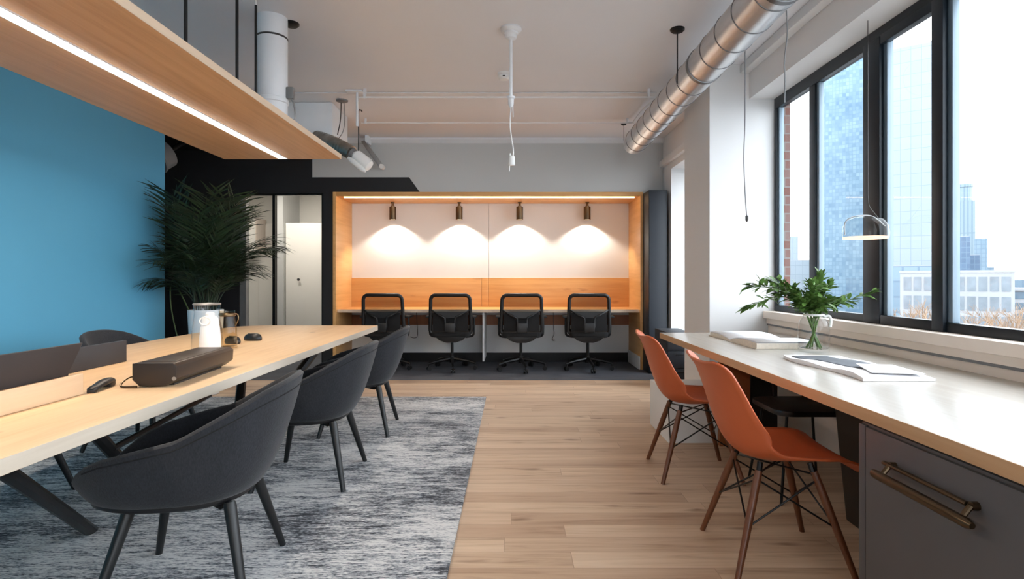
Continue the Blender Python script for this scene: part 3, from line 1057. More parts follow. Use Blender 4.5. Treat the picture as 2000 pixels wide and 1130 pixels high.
# ------------------------------------------------------------------ upholstered armchair
def make_armchair(label, loc, rotz):
    t = thing('armchair', label, 'chair', loc, rotz, 'upholstered armchairs at the meeting table')
    hx = [(-.38, .785), (-.31, .755), (-.2, .695), (-.04, .612), (.12, .575), (.22, .548), (.30, .51), (.35, .462), (.38, .42), (.39, .395)]
    N = 64

    def outline(th, cx, ab, af, bw, e=2.4):
        c, s = math.cos(th), math.sin(th)
        f = (abs(c) ** e + abs(s) ** e) ** (-1 / e)
        return cx + (af if c > 0 else ab) * c * f, bw * s * f
    ths = [2 * PI * k / N for k in range(N)]

    def rimz(x):
        return interp(hx, x)
    rings = []
    # outer wall
    for s in (0, .06, .14, .24, .36, .5, .65, .8, .92, 1.0):
        r = []
        q = s ** .55
        for th in ths:
            x0, y0 = outline(th, .03, .23, .30, .215)
            x1, y1 = outline(th, -.03, .35, .42, .305)
            zr = rimz(x1)
            r.append((lerp(x0, x1, q), lerp(y0, y1, q), lerp(.365, zr, s)))
        rings.append(r)
    # rolled rim
    for (ins, up) in ((.010, .009), (.022, .009), (.032, 0)):
        r = []
        for th in ths:
            x1, y1 = outline(th, -.03, .35 - ins, .42 - ins, .305 - ins)
            xo, _ = outline(th, -.03, .35, .42, .305)
            r.append((x1, y1, rimz(xo) + up))
        rings.append(r)
    for s in (.85, .65, .45, .25, .1, 0):
        r = []
        q = s ** .55
        for th in ths:
            x0, y0 = outline(th, .02, .20, .31, .20)
            x1, y1 = outline(th, -.03, .35 - .034, .42 - .034, .305 - .034)
            xo, _ = outline(th, -.03, .35, .42, .305)
            zr = max(rimz(xo), .43)
            r.append((lerp(x0, x1, q), lerp(y0, y1, q), lerp(.425, zr, s)))
        rings.append(r)
    MB().loft(rings).build('shell', M['wool'], t, smooth=60)
    # welt line below the rim
    pts = []
    for k in range(8, N - 7):
        th = ths[k]
        x1, y1 = outline(th, -.03, .35, .42, .305)
        x0, y0 = outline(th, .03, .23, .30, .215)
        s = .90
        q = s ** .55
        pts.append((lerp(x0, x1, q), lerp(y0, y1, q), lerp(.385, rimz(x1), s)))
    MB().tube(pts, .0032, 6).build('piping', M['dark_fabric'], t)
    # seat cushion
    rings = []
    for (sc, z) in ((.9, .427), (1.0, .435), (1.02, .452), (.98, .468), (.85, .478), (.5, .483), (.05, .484)):
        rings.append([(lambda p: (p[0], p[1], z))(outline(th, .025, .215 * sc, .31 * sc, .225 * sc, 2.8)) for th in ths])
    MB().loft(rings).build('cushion', M['dark_fabric'], t, smooth=60)
    rings = []
    for (sc, z) in ((.86, .348), (.97, .352), (1.02, .360), (1.02, .372), (.95, .378)):
        rings.append([(lambda p: (p[0], p[1], z))(outline(th, .03, .235 * sc, .305 * sc, .22 * sc)) for th in ths])
    MB().loft(rings).build('seat_base', M['black_plastic'], t, smooth=60)
    b = MB()
    for sy in (-1, 1):
        b.box(-.20, .20, -.016, .016, .328, .350, .003, mat=Matrix.Rotation(sy * PI / 4, 4, 'Z'))
    b.build('under_frame', M['black_metal'], t)
    for sx_, sy_ in ((1, 1), (1, -1), (-1, -1), (-1, 1)):
        MB().tube([(sx_ * .165, sy_ * .16, .358), (sx_ * .168, sy_ * .163, .343), (sx_ * .25, sy_ * .262, .0)], [.019, .022, .0135], 14).build('leg', M['black_leg'], t)
    return t


RZ = .0135
ac = make_armchair('charcoal armchair nearest the camera with its back turned to the wooden floor', (-1.21, 2.17, RZ), PI + R(9))
dup(ac, (-1.18, 3.33, RZ), PI + R(2), 'charcoal armchair in the middle of the row along the wooden floor side')
dup(ac, (-1.18, 4.38, RZ), PI + R(4), 'charcoal armchair tucked in closest to the mesh office chairs')
dup(ac, (-2.62, 4.02, RZ), R(-3), 'charcoal armchair across the table with its back rising by the blue wall')
dup(ac, (-2.66, 2.85, RZ), R(3), 'charcoal armchair across the table, mostly hidden by the dark desk screen')

# ------------------------------------------------------------------ mesh office chairs
def make_office(label, loc, rotz):
    t = thing('office_chair', label, 'office chair', loc, rotz, 'mesh office chairs in the alcove')
    # back frame (local front = +y)
    def bp(u, z):
        return -.20 - .05 * ((z - .5) / .46) - .0 + .035 * (u / .25) ** 2

    def fr(hw0, hw1, z0, z1, rad, n=7):
        pts = []
        for k, (sx_, sz_) in enumerate(((1, 1), (-1, 1), (-1, -1), (1, -1))):
            for i in range(n + 1):
                a = PI / 2 * (k + i / n)
                z = (z1 - rad if sz_ > 0 else z0 + rad) + rad * math.sin(a)
                f = (z - z0) / (z1 - z0)
                hw_ = lerp(hw0, hw1, f)
                x = sx_ * (hw_ - rad) + rad * math.cos(a)
                pts.append((x, bp(x, z), z))
        return pts
    loop = fr(.262, .245, .47, .965, .06)
    MB().tube(loop + [loop[0]], .019, 10, cap=False, squash=1.2).build('back_frame', M['black_plastic'], t)
    b = MB()
    rows = []
    for j in range(11):
        z = lerp(.49, .95, j / 10)
        f = (z - .47) / .495
        w = lerp(.25, .235, f)
        rows.append([(u * w, bp(u * w, z) + .012, z) for u in [-1 + .2 * i for i in range(11)]])
    b.loft(rows, closed=False)
    b.build('back_mesh', M['mesh'], t, recalc=False)
    # lumbar Y support
    b = MB()
    for s in (-1, 1):
        b.tube(smooth_path([(s * .235, bp(.23, .78) - .005, .775), (s * .13, -.262, .715), (s * .065, -.265, .675), (s * .06, -.262, .56)]), .013, 8)
    b.box(-.065, .065, -.285, -.245, .50, .62, .015)
    b.prism([(-.2, .76), (.2, .76), (.07, .68), (-.07, .68)], 'y', -.255, -.245)
    b.build('lumbar_support', M['black_plastic'], t)
    MB().prism([(-.225, .51), (.225, .51), (.22, .74), (-.22, .74)], 'y', -.207, -.199).build('back_pad', M['dark_fabric'], t)
    b = MB().prism(rrect(.245, .235, .07), 'z', .44, .50, .018)
    b.build('seat', M['dark_fabric'], t)
    b = MB().prism([(-.2, .44), (.2, .44), (.15, .39), (.06, .36), (-.06, .36), (-.15, .39)], 'y', -.16, .16, .01)
    b.build('mechanism', M['black_plastic'], t)
    for s in (-1, 1):
        b = MB().tube(smooth_path([(s * .17, -.02, .42), (s * .27, -.02, .44), (s * .285, -.02, .52), (s * .285, -.02, .67)]), .014, 8)
        a = b.build('armrest', M['black_plastic'], t)
        MB().box(s * .285 - .04, s * .285 + .04, -.13, .11, .672, .70, .012).build('arm_pad', M['black_plastic'], a)
    MB().lathe([(.03, .17), (.036, .10), (.036, .09)], 16).build('hub', M['black_metal'], t)
    MB().cyl((0, 0, .15), (0, 0, .37), .019, seg=14).build('gas_lift', M['black_metal'], t)
    for k in range(5):
        a = R(-90 + 72 * k + 8)
        c, s = math.cos(a), math.sin(a)
        pts = [(c * r_, s * r_, z) for r_, z in ((.02, .135), (.12, .125), (.24, .105), (.315, .085))]
        arm = MB().tube(smooth_path(pts, 4), [.026, .025, .024, .023, .022, .021, .02, .019, .018, .017, .016, .015, .014], 8).build('base_arm', M['black_metal'], t)
        px_, py_ = c * .31, s * .31
        q = (-s, c)
        b = MB()
        for sd in (-1, 1):
            b.cyl((px_ + q[0] * sd * .008, py_ + q[1] * sd * .008, .029), (px_ + q[0] * sd * .026, py_ + q[1] * sd * .026, .029), .028, seg=16)
        b.cyl((px_, py_, .03), (px_, py_, .09), .008, seg=8)
        b.build('caster', M['black_plastic'], arm)
    return t


oc = None
for i, (px, Y, rz) in enumerate(((748, 7.30, -3), (879, 7.30, 0), (1018, 7.26, 2), (1153, 7.28, -3))):
    lab = ('black mesh office chair leftmost in the alcove, partly hidden by the table', 'black mesh office chair just left of the white desk support panel',
           'black mesh office chair just right of the white desk support panel', 'black mesh office chair nearest the right side of the alcove')[i]
    X = (px - 1000) / 1100 * (Y - .24)
    if oc is None:
        oc = make_office(lab, (X, Y, .003), R(rz))
    else:
        dup(oc, (X, Y, .003), R(rz), lab)

# ------------------------------------------------------------------ orange shell chairs
def make_shell(label, loc, rotz):
    t = thing('shell_chair', label, 'chair', loc, rotz, 'orange shell chairs at the window counter')
    P = smooth_path([(.255, 0, .415), (.235, 0, .443), (.17, 0, .452), (.06, 0, .440), (-.06, 0, .430), (-.15, 0, .447), (-.205, 0, .505), (-.245, 0, .60), (-.275, 0, .70), (-.305, 0, .79), (-.335, 0, .835)], 4)
    n = len(P)
    NU = 20
    grid = []
    for i, p in enumerate(P):
        f = i / (n - 1)
        d = (P[min(i + 1, n - 1)] - P[max(i - 1, 0)]).normalized()
        nor = Vector((d.z, 0, -d.x))      # points up on the seat, forward on the back
        if nor.z < 0 and f < .4:
            nor = -nor
        if f >= .4 and nor.x < 0:
            nor = -nor
        hw = interp([(0, .17), (.05, .215), (.12, .235), (.3, .24), (.45, .235), (.6, .232), (.75, .232), (.88, .232), (.95, .224), (1, .19)], f)
        lift = interp([(0, .0), (.1, .012), (.25, .03), (.4, .06), (.5, .10), (.62, .115), (.75, .085), (.9, .05), (1, .02)], f)
        row = []
        for k in range(NU + 1):
            u = -1 + 2 * k / NU
            a = abs(u)
            row.append(p + Vector((0, u * hw * (1 - .06 * lift * 8 * a * a), 0)) + nor * lift * (a ** 2.3))
        grid.append(row)
    b = MB()
    b.loft([[tuple(q) for q in r] for r in grid], closed=False)
    bmesh.ops.recalc_face_normals(b.b, faces=b.b.faces[:])
    sh = b.build('shell', M['orange'], t, smooth=80, recalc=False)
    md = sh.modifiers.new('thickness', 'SOLIDIFY')
    md.thickness = .009
    md.offset = 0
    tops = [(.105, .13), (.105, -.13), (-.115, .13), (-.115, -.13)]
    feet = [(.225, .225), (.225, -.225), (-.235, .225), (-.235, -.225)]
    for (tx, ty), (fx, fy) in zip(tops, feet):
        MB().tube([(tx, ty, .40), (lerp(tx, fx, .3), lerp(ty, fy, .3), .28), (fx, fy, 0)], [.0145, .0165, .0115], 14).build('leg', M['walnut'], t)
    b = MB()
    for (tx, ty) in tops:
        b.cyl((tx, ty, .385), (tx * .9, ty * .9, .432), .012, seg=8)
    pt = lambda i, f: (lerp(tops[i][0], feet[i][0], f), lerp(tops[i][1], feet[i][1], f), .40 * (1 - f))
    for i, j in ((0, 1), (2, 3), (0, 2), (1, 3)):
        b.cyl(pt(i, .08), pt(j, .52), .004, seg=6)
        b.cyl(pt(j, .08), pt(i, .52), .004, seg=6)
    b.cyl(pt(0, .03), pt(3, .03), .004, seg=6)
    b.cyl(pt(1, .03), pt(2, .03), .004, seg=6)
    b.build('wire_brace', M['black_metal'], t)
    return t


sc_ = make_shell('orange shell chair closest to the grey drawer cabinet', (1.12, 2.41, 0), R(-2))
dup(sc_, (1.11, 3.44, 0), R(-3), 'orange shell chair at the far end of the window counter, by the white plinth')

# ------------------------------------------------------------------ window counter
t = thing('window_counter', 'long pale wood counter running under the window sill', 'counter', (0, 0, 0))
MB().box(1.2, 2.155, -.8, 4.57, .695, .74, .003).build('counter_top', M['oak_counter'], t)
MB().box(1.198, 1.2005, -.8, 4.568, .696, .739).build('edge_band', M['oak_tan'], t)
MB().box(1.2, 2.15, 4.5695, 4.572, .696, .739).build('edge_band', M['oak_tan'], t)
MB().box(1.46, 1.672, 3.955, 3.995, 0, .694).build('support_panel', M['brown_wood'], t, smooth=0)
t = thing('base_cabinet', 'grey base cabinet with a bronze pull under the near end of the counter', 'cabinet', (1.225, 1.97, 0))
MB().box(.0, .9, -2.4, 0, .06, .68, .002).build('carcass', M['cab_grey'], t)
MB().box(.04, .88, -2.38, -.02, .003, .06).build('plinth', M['black_metal'], t, smooth=0)
MB().box(.0, .9, -2.4, 0, .68, .694).build('shade_filler', M['black_metal'], t, smooth=0)  # black infill stands in for the shaded gap below the counter
MB().box(-.012, 0, -.035, .0, .003, .675, .002).build('end_strip', M['cab_grey'], t)
d = MB().box(-.014, 0, -.95, -.04, .04, .672, .003).build('drawer_front', M['cab_grey'], t)
h = MB()
h.tube([(-.030, -.16, .588), (-.030, -.492, .588)], .0085, 12, squash=.8)
h.tube([(-.060, -.155, .553), (-.060, -.17, .553), (-.060, -.50, .553), (-.060, -.53, .553), (-.060, -.545, .553)], [.0125, .0145, .0145, .014, .008], 16)
for y in (-.19, -.505):
    h.cyl((-.014, y, .588), (-.032, y, .588), .0115, seg=12)
    h.cyl((-.032, y, .588), (-.060, y, .553), .008, seg=10)
h.build('pull_handle', M['bronze'], d)
MB().box(-.014, 0, -2.38, -.955, .04, .672, .003).build('drawer_front', M['cab_grey'], t)
t = tag(MB().box(1.12, 1.655, 4.03, 4.57, .0, .36, .004).build('plinth_box', M['white']), 'low white plinth on the floor beneath the far end of the counter', 'plinth')
t = thing('pedestal', 'narrow black pedestal under the counter beside the brown support panel', 'cabinet', (1.682, 3.99, 0))
MB().box(0, .20, 0, .5, .003, .68, .004).build('body', M['black_plastic'], t)
MB().box(.006, .194, -.012, 0, .02, .66, .003).build('front_panel', M['black_plastic'], t)
# black chair pushed under the counter
t = thing('low_chair', 'black low-backed metal chair tucked under the counter behind the orange seat', 'chair', (1.60, 3.13, 0))
MB().prism(rrect(.21, .20, .09), 'z', .455, .485, .01).build('seat', M['black_plastic'], t)
for sx_, sy_ in ((1, 1), (1, -1), (-1, -1), (-1, 1)):
    MB().tube([(sx_ * .14, sy_ * .14, .457), (sx_ * .20, sy_ * .20, 0)], .0075, 10).build('leg', M['black_metal'], t)
b = MB()
for x in (-.06, .11):
    b.tube([(x, .18, .478), (x * 1.05, .20, .66)], .008, 8)
b.tube(smooth_path([(-.15, .17, .665), (-.06, .205, .665), (.1, .205, .665), (.19, .17, .665)]), .011, 8)
b.build('backrest', M['black_metal'], t)
t = thing('waste_bin', 'tapered black waste bin under the counter beside the grey cabinet', 'bin', (1.74, 2.66, 0))
rings = []
for (s, z) in ((.75, .0), (.76, .004), (1.0, .53), (1.02, .535), (1.02, .55), (.97, .55), (.95, .53), (.72, .02)):
    rings.append([(x, y, z) for x, y in rrect(.14 * s, .15 * s, .03)])
MB().loft(rings).build('body', M['black_plastic'], t)

# ------------------------------------------------------------------ on the counter
CT = .7405
t = thing('open_book', 'open white book lying on the far part of the counter', 'book', (1.70, 3.93, CT))
b = MB().box(-.19, .19, -.44, .40, 0, .004, .001)
b.build('cover', M['paper_cream'], t)
for s, ln, hgt in ((-1, .43, .042), (1, .39, .028)):
    poly = []
    for k in range(13):
        f = k / 12
        z = .008 + hgt * math.sin(min(f * 2.2, PI / 2)) ** .8 * (1 - .35 * f)
        poly.append((s * (ln * f + .002), z))
    body = poly + [(s * ln, .0045), (s * .002, .0045)]
    b = MB().prism(body, 'x', -.18, .18)
    b.build('page_block', M['paper_cream'], t)
    for k2 in range(2):
        rows = []
        for x in (-.182, .184 + .004 * k2):
            rows.append([(x, yy, zz + .0012 + .002 * k2 + .004 * k2 * (abs(yy) / ln)) for yy, zz in poly])
        o = MB().loft(rows, closed=False).build('page', M['paper'], t, recalc=False)
        m_ = o.modifiers.new('thickness', 'SOLIDIFY')
        m_.thickness = .0008

VX, VY = 1.80, 3.36
t = thing('glass_vase', 'clear round glass vase holding leafy branches on the counter', 'vase', (VX, VY, CT))
out = [(.0, 0), (.076, 0), (.084, .006), (.086, .03), (.085, .15), (.078, .185), (.062, .205), (.056, .22)]
inn = [(.053, .22), (.058, .204), (.073, .184), (.08, .15), (.081, .032), (.075, .024), (.0, .022)]
MB().lathe(out + inn, 40, cap0=True, cap1=True).build('body', M['clear'], t, smooth=50)
MB().lathe([(.056, .216), (.059, .222), (.056, .228), (.052, .222), (.056, .216)], 40, cap0=False, cap1=False).build('rim', M['white_plastic'], t)
MB().tube(smooth_path([(.055, -.01, .21), (.082, -.015, .215), (.094, -.016, .19), (.09, -.015, .15)]), .008, 10).build('handle', M['white_plastic'], t)


def leaf(b, p, d, up, L, W):
    d = d.normalized()
    s = d.cross(up)
    if s.length < .01:
        s = d.orthogonal()
    s.normalize()
    n = s.cross(d)
    prof = [(0, .02), (.25, .8), (.5, 1), (.75, .7), (1, .03)]
    rows = []
    for f, w in prof:
        c = p + d * (f * L) - n * (.18 * L * f * f)
        rows.append([tuple(c - s * W * w + n * W * .25 * w), tuple(c), tuple(c + s * W * w + n * W * .25 * w)])
    b.loft(rows, closed=False)


def branch(label, tip, bend, nl, seed, base):
    rr = random.Random(seed)
    o = thing('leafy_branch', label, 'branch', (VX, VY, CT + .026), 0, 'leafy branches in the glass vase')
    p = smooth_path([base, (-base[0] * .3, -base[1] * .3, .12), (tip[0] * .16, tip[1] * .16, .22), (tip[0] * .5 + bend[0], tip[1] * .5 + bend[1], tip[2] * .82 + bend[2]), tip], 7)
    n = len(p)
    MB().tube(p, [lerp(.0055, .0015, i / (n - 1)) for i in range(n)], 7).build('stem', M['stem'], o)
    b = MB()
    for k in range(int(nl * 2.9)):
        f = lerp(.46, 1.0, (k + .5) / int(nl * 2.9))
        i = min(int(f * (n - 1)), n - 2)
        q = p[i].lerp(p[i + 1], f * (n - 1) - i)
        d = (p[i + 1] - p[i]).normalized()
        side = Vector((rr.uniform(-1, 1), rr.uniform(-1, 1), rr.uniform(-.5, .9)))
        L = rr.uniform(.042, .074)
        dd = d * .5 + side
        if f > .93:
            dd = d + side * .4
        leaf(b, q + side * .004, dd, Vector((rr.uniform(-.4, .4), rr.uniform(-.4, .4), 1)), L, L * .23)
        if rr.random() < .75:
            q2 = q + dd.normalized() * L * .45
            leaf(b, q2, dd + Vector((rr.uniform(-.9, .9), rr.uniform(-.9, .9), rr.uniform(-.3, .5))), Vector((0, 0, 1)), L * .85, L * .2)
    b.build('leaves', M['leaf'], o, recalc=False, smooth=80)


BR = [
    ('leafy branch reaching farthest from the window, drooping over the open book', (-.38, .02, .24), (0, 0, .11), 20, .0),
    ('leafy branch arching high over the open book', (-.34, .08, .36), (0, 0, .05), 20, .1),
    ('leafy branch stretching furthest toward the window glass', (.31, -.05, .33), (0, 0, .0), 15, .2),
    ('lower leafy branch bending out toward the sill', (.20, .06, .28), (0, 0, .02), 14, .3),
    ('tallest leafy branch, standing up from the middle of the vase', (.05, .03, .41), (0, 0, 0), 20, .4),
    ('upright leafy branch in the thick of the bunch', (-.06, -.08, .37), (0, 0, 0), 20, .5),
    ('upright leafy branch in the thick of the bunch', (-.18, .10, .38), (0, 0, .02), 20, .6),
    ('upright leafy branch in the thick of the bunch', (.12, .06, .36), (0, 0, 0), 20, .7),
    ('upright leafy branch in the thick of the bunch', (-.16, -.06, .33), (0, 0, 0), 20, .8),
    ('short leafy branch hanging low at the front of the vase', (.02, -.12, .28), (0, 0, .02), 16, .9),
]
for k, (lab, tip, bend, nl, _) in enumerate(BR):
    a = 2 * PI * k / len(BR)
    branch(lab, tip, bend, nl, 31 + k, (-.045 * math.cos(a) * (1 if tip[0] > 0 else -1), .045 * math.sin(a), 0))

t = thing('magazine', 'open grey and white magazine lying nearer on the counter', 'magazine', (1.65, 2.75, CT))
# local: near edge along -y
NX, NY = 14, 30
W, Lg = .31, .70


def magz(u, v):          # u 0..1 across x, v 0..1 along y from near to far
    wv = .012 + .010 * math.sin(v * PI * 2.1 + .4) ** 2
    return wv * (1 - .25 * u) + .002


rows_t, rows_b = [], []
for j in range(NY + 1):
    v = j / NY
    shift = .02 * math.sin(v * PI * 2)
    rows_t.append([(-W / 2 + W * i / NX + shift * (1 - i / NX), -Lg / 2 + Lg * v, magz(i / NX, v)) for i in range(NX + 1)])
rings = []
for r in rows_t:
    rings.append(r + [(r[-1][0], r[-1][1], .0005), (r[0][0], r[0][1], .0005)])
MB().loft(rings).build('pages', M['paper'], t)
b = MB()
rows = []
for j in range(7, NY):
    v = j / NY
    f = (j - 7) / (NY - 7)
    x0 = lerp(.05, .0, min(1, f * 3)) + .03 * math.sin(f * PI)
    u0, u1 = max(.1, .42 - .40 * f + .2 * (1 - f) ** 3), .97 - .25 * f ** 1.5
    row = []
    for i in range(9):
        u = lerp(u0, u1, i / 8)
        shift = .02 * math.sin(v * PI * 2)
        row.append((-W / 2 + W * u + shift * (1 - u), -Lg / 2 + Lg * v, magz(u, v) + .0015))
    rows.append(row)
o = b.loft(rows, closed=False).build('grey_print', M['paper_grey'], t, recalc=False)
m_ = o.modifiers.new('thickness', 'SOLIDIFY')
m_.thickness = .001
o = MB().prism([(-.11, -.16), (.10, -.20), (.13, .06), (-.02, .10)], 'z', 0, .002).build('note_card', M['paper'], None, (1.68, 2.62, CT + .0265))
tag(o, 'blank white sheet resting on the grey magazine', 'paper')

# glass pendant lamp at the window
t = thing('glass_lamp', 'clear glass dome lamp with a lit rim hanging before the window mullion', 'lamp', (2.07, 3.30, 1.415))
MB().lathe([(.118, .0), (.120, .03), (.115, .07), (.095, .105), (.06, .122), (.02, .127), (.018, .125), (.058, .119), (.093, .102), (.112, .068), (.117, .03), (.115, .0)], 40, cap0=False, cap1=False).build('shade', M['lamp_glass'], t)
MB().lathe([(.100, -.004), (.116, -.004), (.116, .007), (.100, .007), (.100, -.004)], 40, cap0=False, cap1=False).build('lit_ring', M['lamp_led'], t)
b = MB().tube(smooth_path([(-.12, 0, .02), (-.118, 0, .09), (-.07, 0, .125), (.02, 0, .132), (.07, 0, .11), (.115, 0, .07)]), .0035, 8)
b.build('arm', M['grey_metal'], t)
MB().tube(smooth_path([(.1, 0, .09), (.05, 0, .15), (.02, 0, .2), (.015, 0, .32), (.015, 0, .8), (.015, 0, 2.689 - 1.415)]), .002, 6).build('wire', M['dark_cord'], t)

# ------------------------------------------------------------------ on the meeting table
TT = TZ + .0125
t = thing('desk_screen', 'low dark desk screen on a wooden rail at the near end of the table', 'desk screen', (-1.64, 1.72, TT - .012))
MB().box(-.012, .012, -.6, .42, 0, .078, .003).build('wood_rail', M['oak_plank'], t)
mm = Matrix.Rotation(R(-10), 4, 'Y')
b = MB()
b.prism([(-.6, .05), (.385, .05), (.39, .085), (.46, .19), (-.6, .19)], 'x', -.034, -.020, .003)
b.build('dark_panel', M['brown_screen'], t)
t = tag(MB().box(-.012, .012, -.35, .30, 0, .112, .004).build('desk_divider', M['charcoal'], None, (-2.05, 2.68, TT - .012)), 'plain charcoal desk divider standing before the chair by the blue wall', 'desk divider')
TT = TZ
# device
t = thing('projector_box', 'flat dark bronze box device lying on the table before the glass jug', 'device', (-1.46, 2.54, TT), R(4))
b = MB()
poly = [(-.085, .03), (-.06, .006), (.045, .006), (.085, .035), (.088, .085), (.075, .097), (-.085, .097)]
b.prism(poly, 'y', -.27, .27, .004)
b.build('body', M['device'], t)
b = MB().prism([(x * .985, .003 + z * .97) for x, z in poly], 'y', -.274, -.269, .001)
b.build('front_plate', M['device_dark'], t)
MB().box(-.07, .06, -.23, .24, .0965, .0985, .0008).build('lid', M['device'], t)
b = MB().cyl((.035, -.21, .0983), (.035, -.21, .0992), .016, seg=20)
b.build('button', M['black_plastic'], t)
MB().cyl((.078, -.276, .035), (.078, -.272, .035), .008, seg=16).build('lens', M['grey_metal'], t)
MB().box(-.06, .05, -.22, .22, .0, .008).build('foot', M['black_plastic'], t, smooth=0)
MB().box(.072, .082, -.2, .1, .03, .05, .002).build('side_strip', M['charcoal'], t)
b = MB().tube(smooth_path([(-.085, -.2, .03), (-.12, -.22, .035), (-.13, -.26, .02), (-.12, -.28, .006), (-.06, -.285, .006)]), .004, 8)
b.build('clip', M['bronze'], t)
t = thing('phone_handset', 'black handset lying on the table past the wooden rail', 'handset', (-1.63, 2.235, TT), R(14))
b = MB()
b.tube(smooth_path([(0, -.085, .012), (0, -.05, .016), (0, 0, .022), (0, .05, .024), (0, .088, .019)], 5), [.010, .014] + [.019] * 8 + [.021] * 9 + [.019, .012], 14, squash=.62)
b.box(-.018, .018, .04, .088, .0, .022, .006)
b.box(-.014, .014, -.088, -.066, .0, .014, .004)
b.build('body', M['black_plastic'], t)
MB().box(-.008, .008, .086, .0905, .008, .02, .002).build('speaker', M['grey_plastic'], t)


def mouse(label, loc, rz):
    t = thing('computer_mouse', label, 'mouse', loc, rz, 'computer mice on the table')
    rings = []
    for (s, z) in ((.9, 0), (1.0, .006), (1.0, .014), (.93, .026), (.75, .036), (.45, .041), (.05, .042)):
        rings.append([(.040 * s * math.cos(a), .066 * s * math.sin(a) - .008 * (1 - s), z * 1.2) for a in [2 * PI * k / 28 for k in range(28)]])
    MB().loft(rings).build('body', M['black_plastic'], t, smooth=70)
    MB().cyl((-.004, .030, .040), (.004, .030, .040), .011, seg=14).build('scroll_wheel', M['grey_plastic'], t)


mouse('glossy black computer mouse closer to the glass jug', (-1.885, 3.80, TT), R(60))
mouse('black computer mouse behind the other, nearer the alcove', (-1.835, 3.99, TT), R(80))

t = thing('glass_jug', 'tall clear glass jug standing behind the white bottle', 'jug', (-1.82, 3.36, TT))
o1 = [(0, 0), (.082, 0), (.086, .006), (.082, .13), (.072, .19), (.068, .24), (.074, .285)]
i1 = [(.071, .285), (.065, .24), (.069, .19), (.079, .13), (.082, .012), (0, .010)]
MB().lathe(o1 + i1, 40).build('body', M['clear'], t, smooth=50)
MB().lathe([(.073, .281), (.077, .286), (.073, .291), (.069, .286), (.073, .281)], 40, cap0=False, cap1=False).build('rim', M['grey_metal'], t)
t = thing('white_bottle', 'white bottle with a looped stopper just behind the dark box device', 'bottle', (-1.715, 3.20, TT))
MB().lathe([(0, 0), (.054, 0), (.057, .006), (.055, .10), (.049, .165), (.046, .17), (.046, .19), (.04, .215), (.03, .225), (.0, .228)], 36).build('body', M['white_ceramic'], t, smooth=50)
b = MB().lathe([(.024, .226), (.024, .24), (.016, .246), (0, .247)], 20)
b.build('stopper', M['white_plastic'], t)
MB().tube([(.03 * math.cos(a) - .004, -.047, .20 + .022 * math.sin(a)) for a in [2 * PI * k / 24 for k in range(25)]], .004, 8, cap=False).build('loop', M['white_plastic'], t)
t = thing('amber_bottle', 'small amber glass bottle with a metal clip behind the white bottle', 'bottle', (-1.80, 3.56, TT))
MB().lathe([(0, 0), (.058, 0), (.06, .006), (.056, .12), (.046, .175), (.042, .21), (.046, .235), (.043, .235), (.039, .21), (.043, .175), (.053, .12), (.056, .012), (0, .01)], 32).build('body', M['amber'], t, smooth=50)
MB().lathe([(.044, .20), (.049, .205), (.049, .215), (.044, .22)], 32, cap0=False, cap1=False).build('collar', M['brass'], t)
MB().tube(smooth_path([(.046, 0, .215), (.066, 0, .21), (.07, 0, .18), (.05, 0, .14)]), .004, 8).build('handle', M['brass'], t)

# ------------------------------------------------------------------ palm
PX, PY = -3.12, 5.74
t = thing('potted_palm', 'tall dark green palm in a white planter against the blue wall', 'plant', (PX, PY, 0))
MB().lathe([(0, .003), (.12, .003), (.125, .01), (.165, .85), (.163, .86), (.15, .86), (.146, .82), (0, .81)], 36).build('planter', M['white_ceramic'], t)
MB().lathe([(0, .80), (.147, .80), (.147, .822), (0, .83)], 24).build('soil', M['soil'], t)


def frond(az, lean, length, seed, nlf=27, z0=.82):
    rr = random.Random(seed)
    d = Vector((math.cos(az), math.sin(az), 0))
    base = Vector((d.x * .05 + rr.uniform(-.05, .05), d.y * .05 + rr.uniform(-.05, .05), z0))
    p = [base]
    ang = PI / 2 - lean * .25
    n = 18
    for i in range(n):
        f = i / n
        a = PI / 2 - lean * (.2 + 1.1 * f ** 1.4)
        p.append(p[-1] + (d * math.cos(a) + Vector((0, 0, math.sin(a)))) * (length / n))
    b = MB()
    b.tube(p, [lerp(.007, .0018, i / n) for i in range(n + 1)], 6)
    for k in range(nlf):
        f = lerp(.34, 1.0, k / (nlf - 1))
        i = min(int(f * n), n - 1)
        q = p[i].lerp(p[i + 1], f * n - i)
        dd = (p[i + 1] - p[i]).normalized()
        s = dd.cross(Vector((0, 0, 1)))
        if s.length < .05:
            s = Vector((-d.y, d.x, 0))
        s.normalize()
        nn = s.cross(dd)
        L = length * (.30 - .18 * abs(f - .6)) * rr.uniform(.85, 1.1)
        for sd in (-1, 1):
            dv = dd * .85 + s * sd * .75 + nn * rr.uniform(-.1, .4) - Vector((0, 0, rr.uniform(.1, .45)))
            leaf(b, q, dv, nn, L * 1.12, .0052 + L * .0125)
    return b


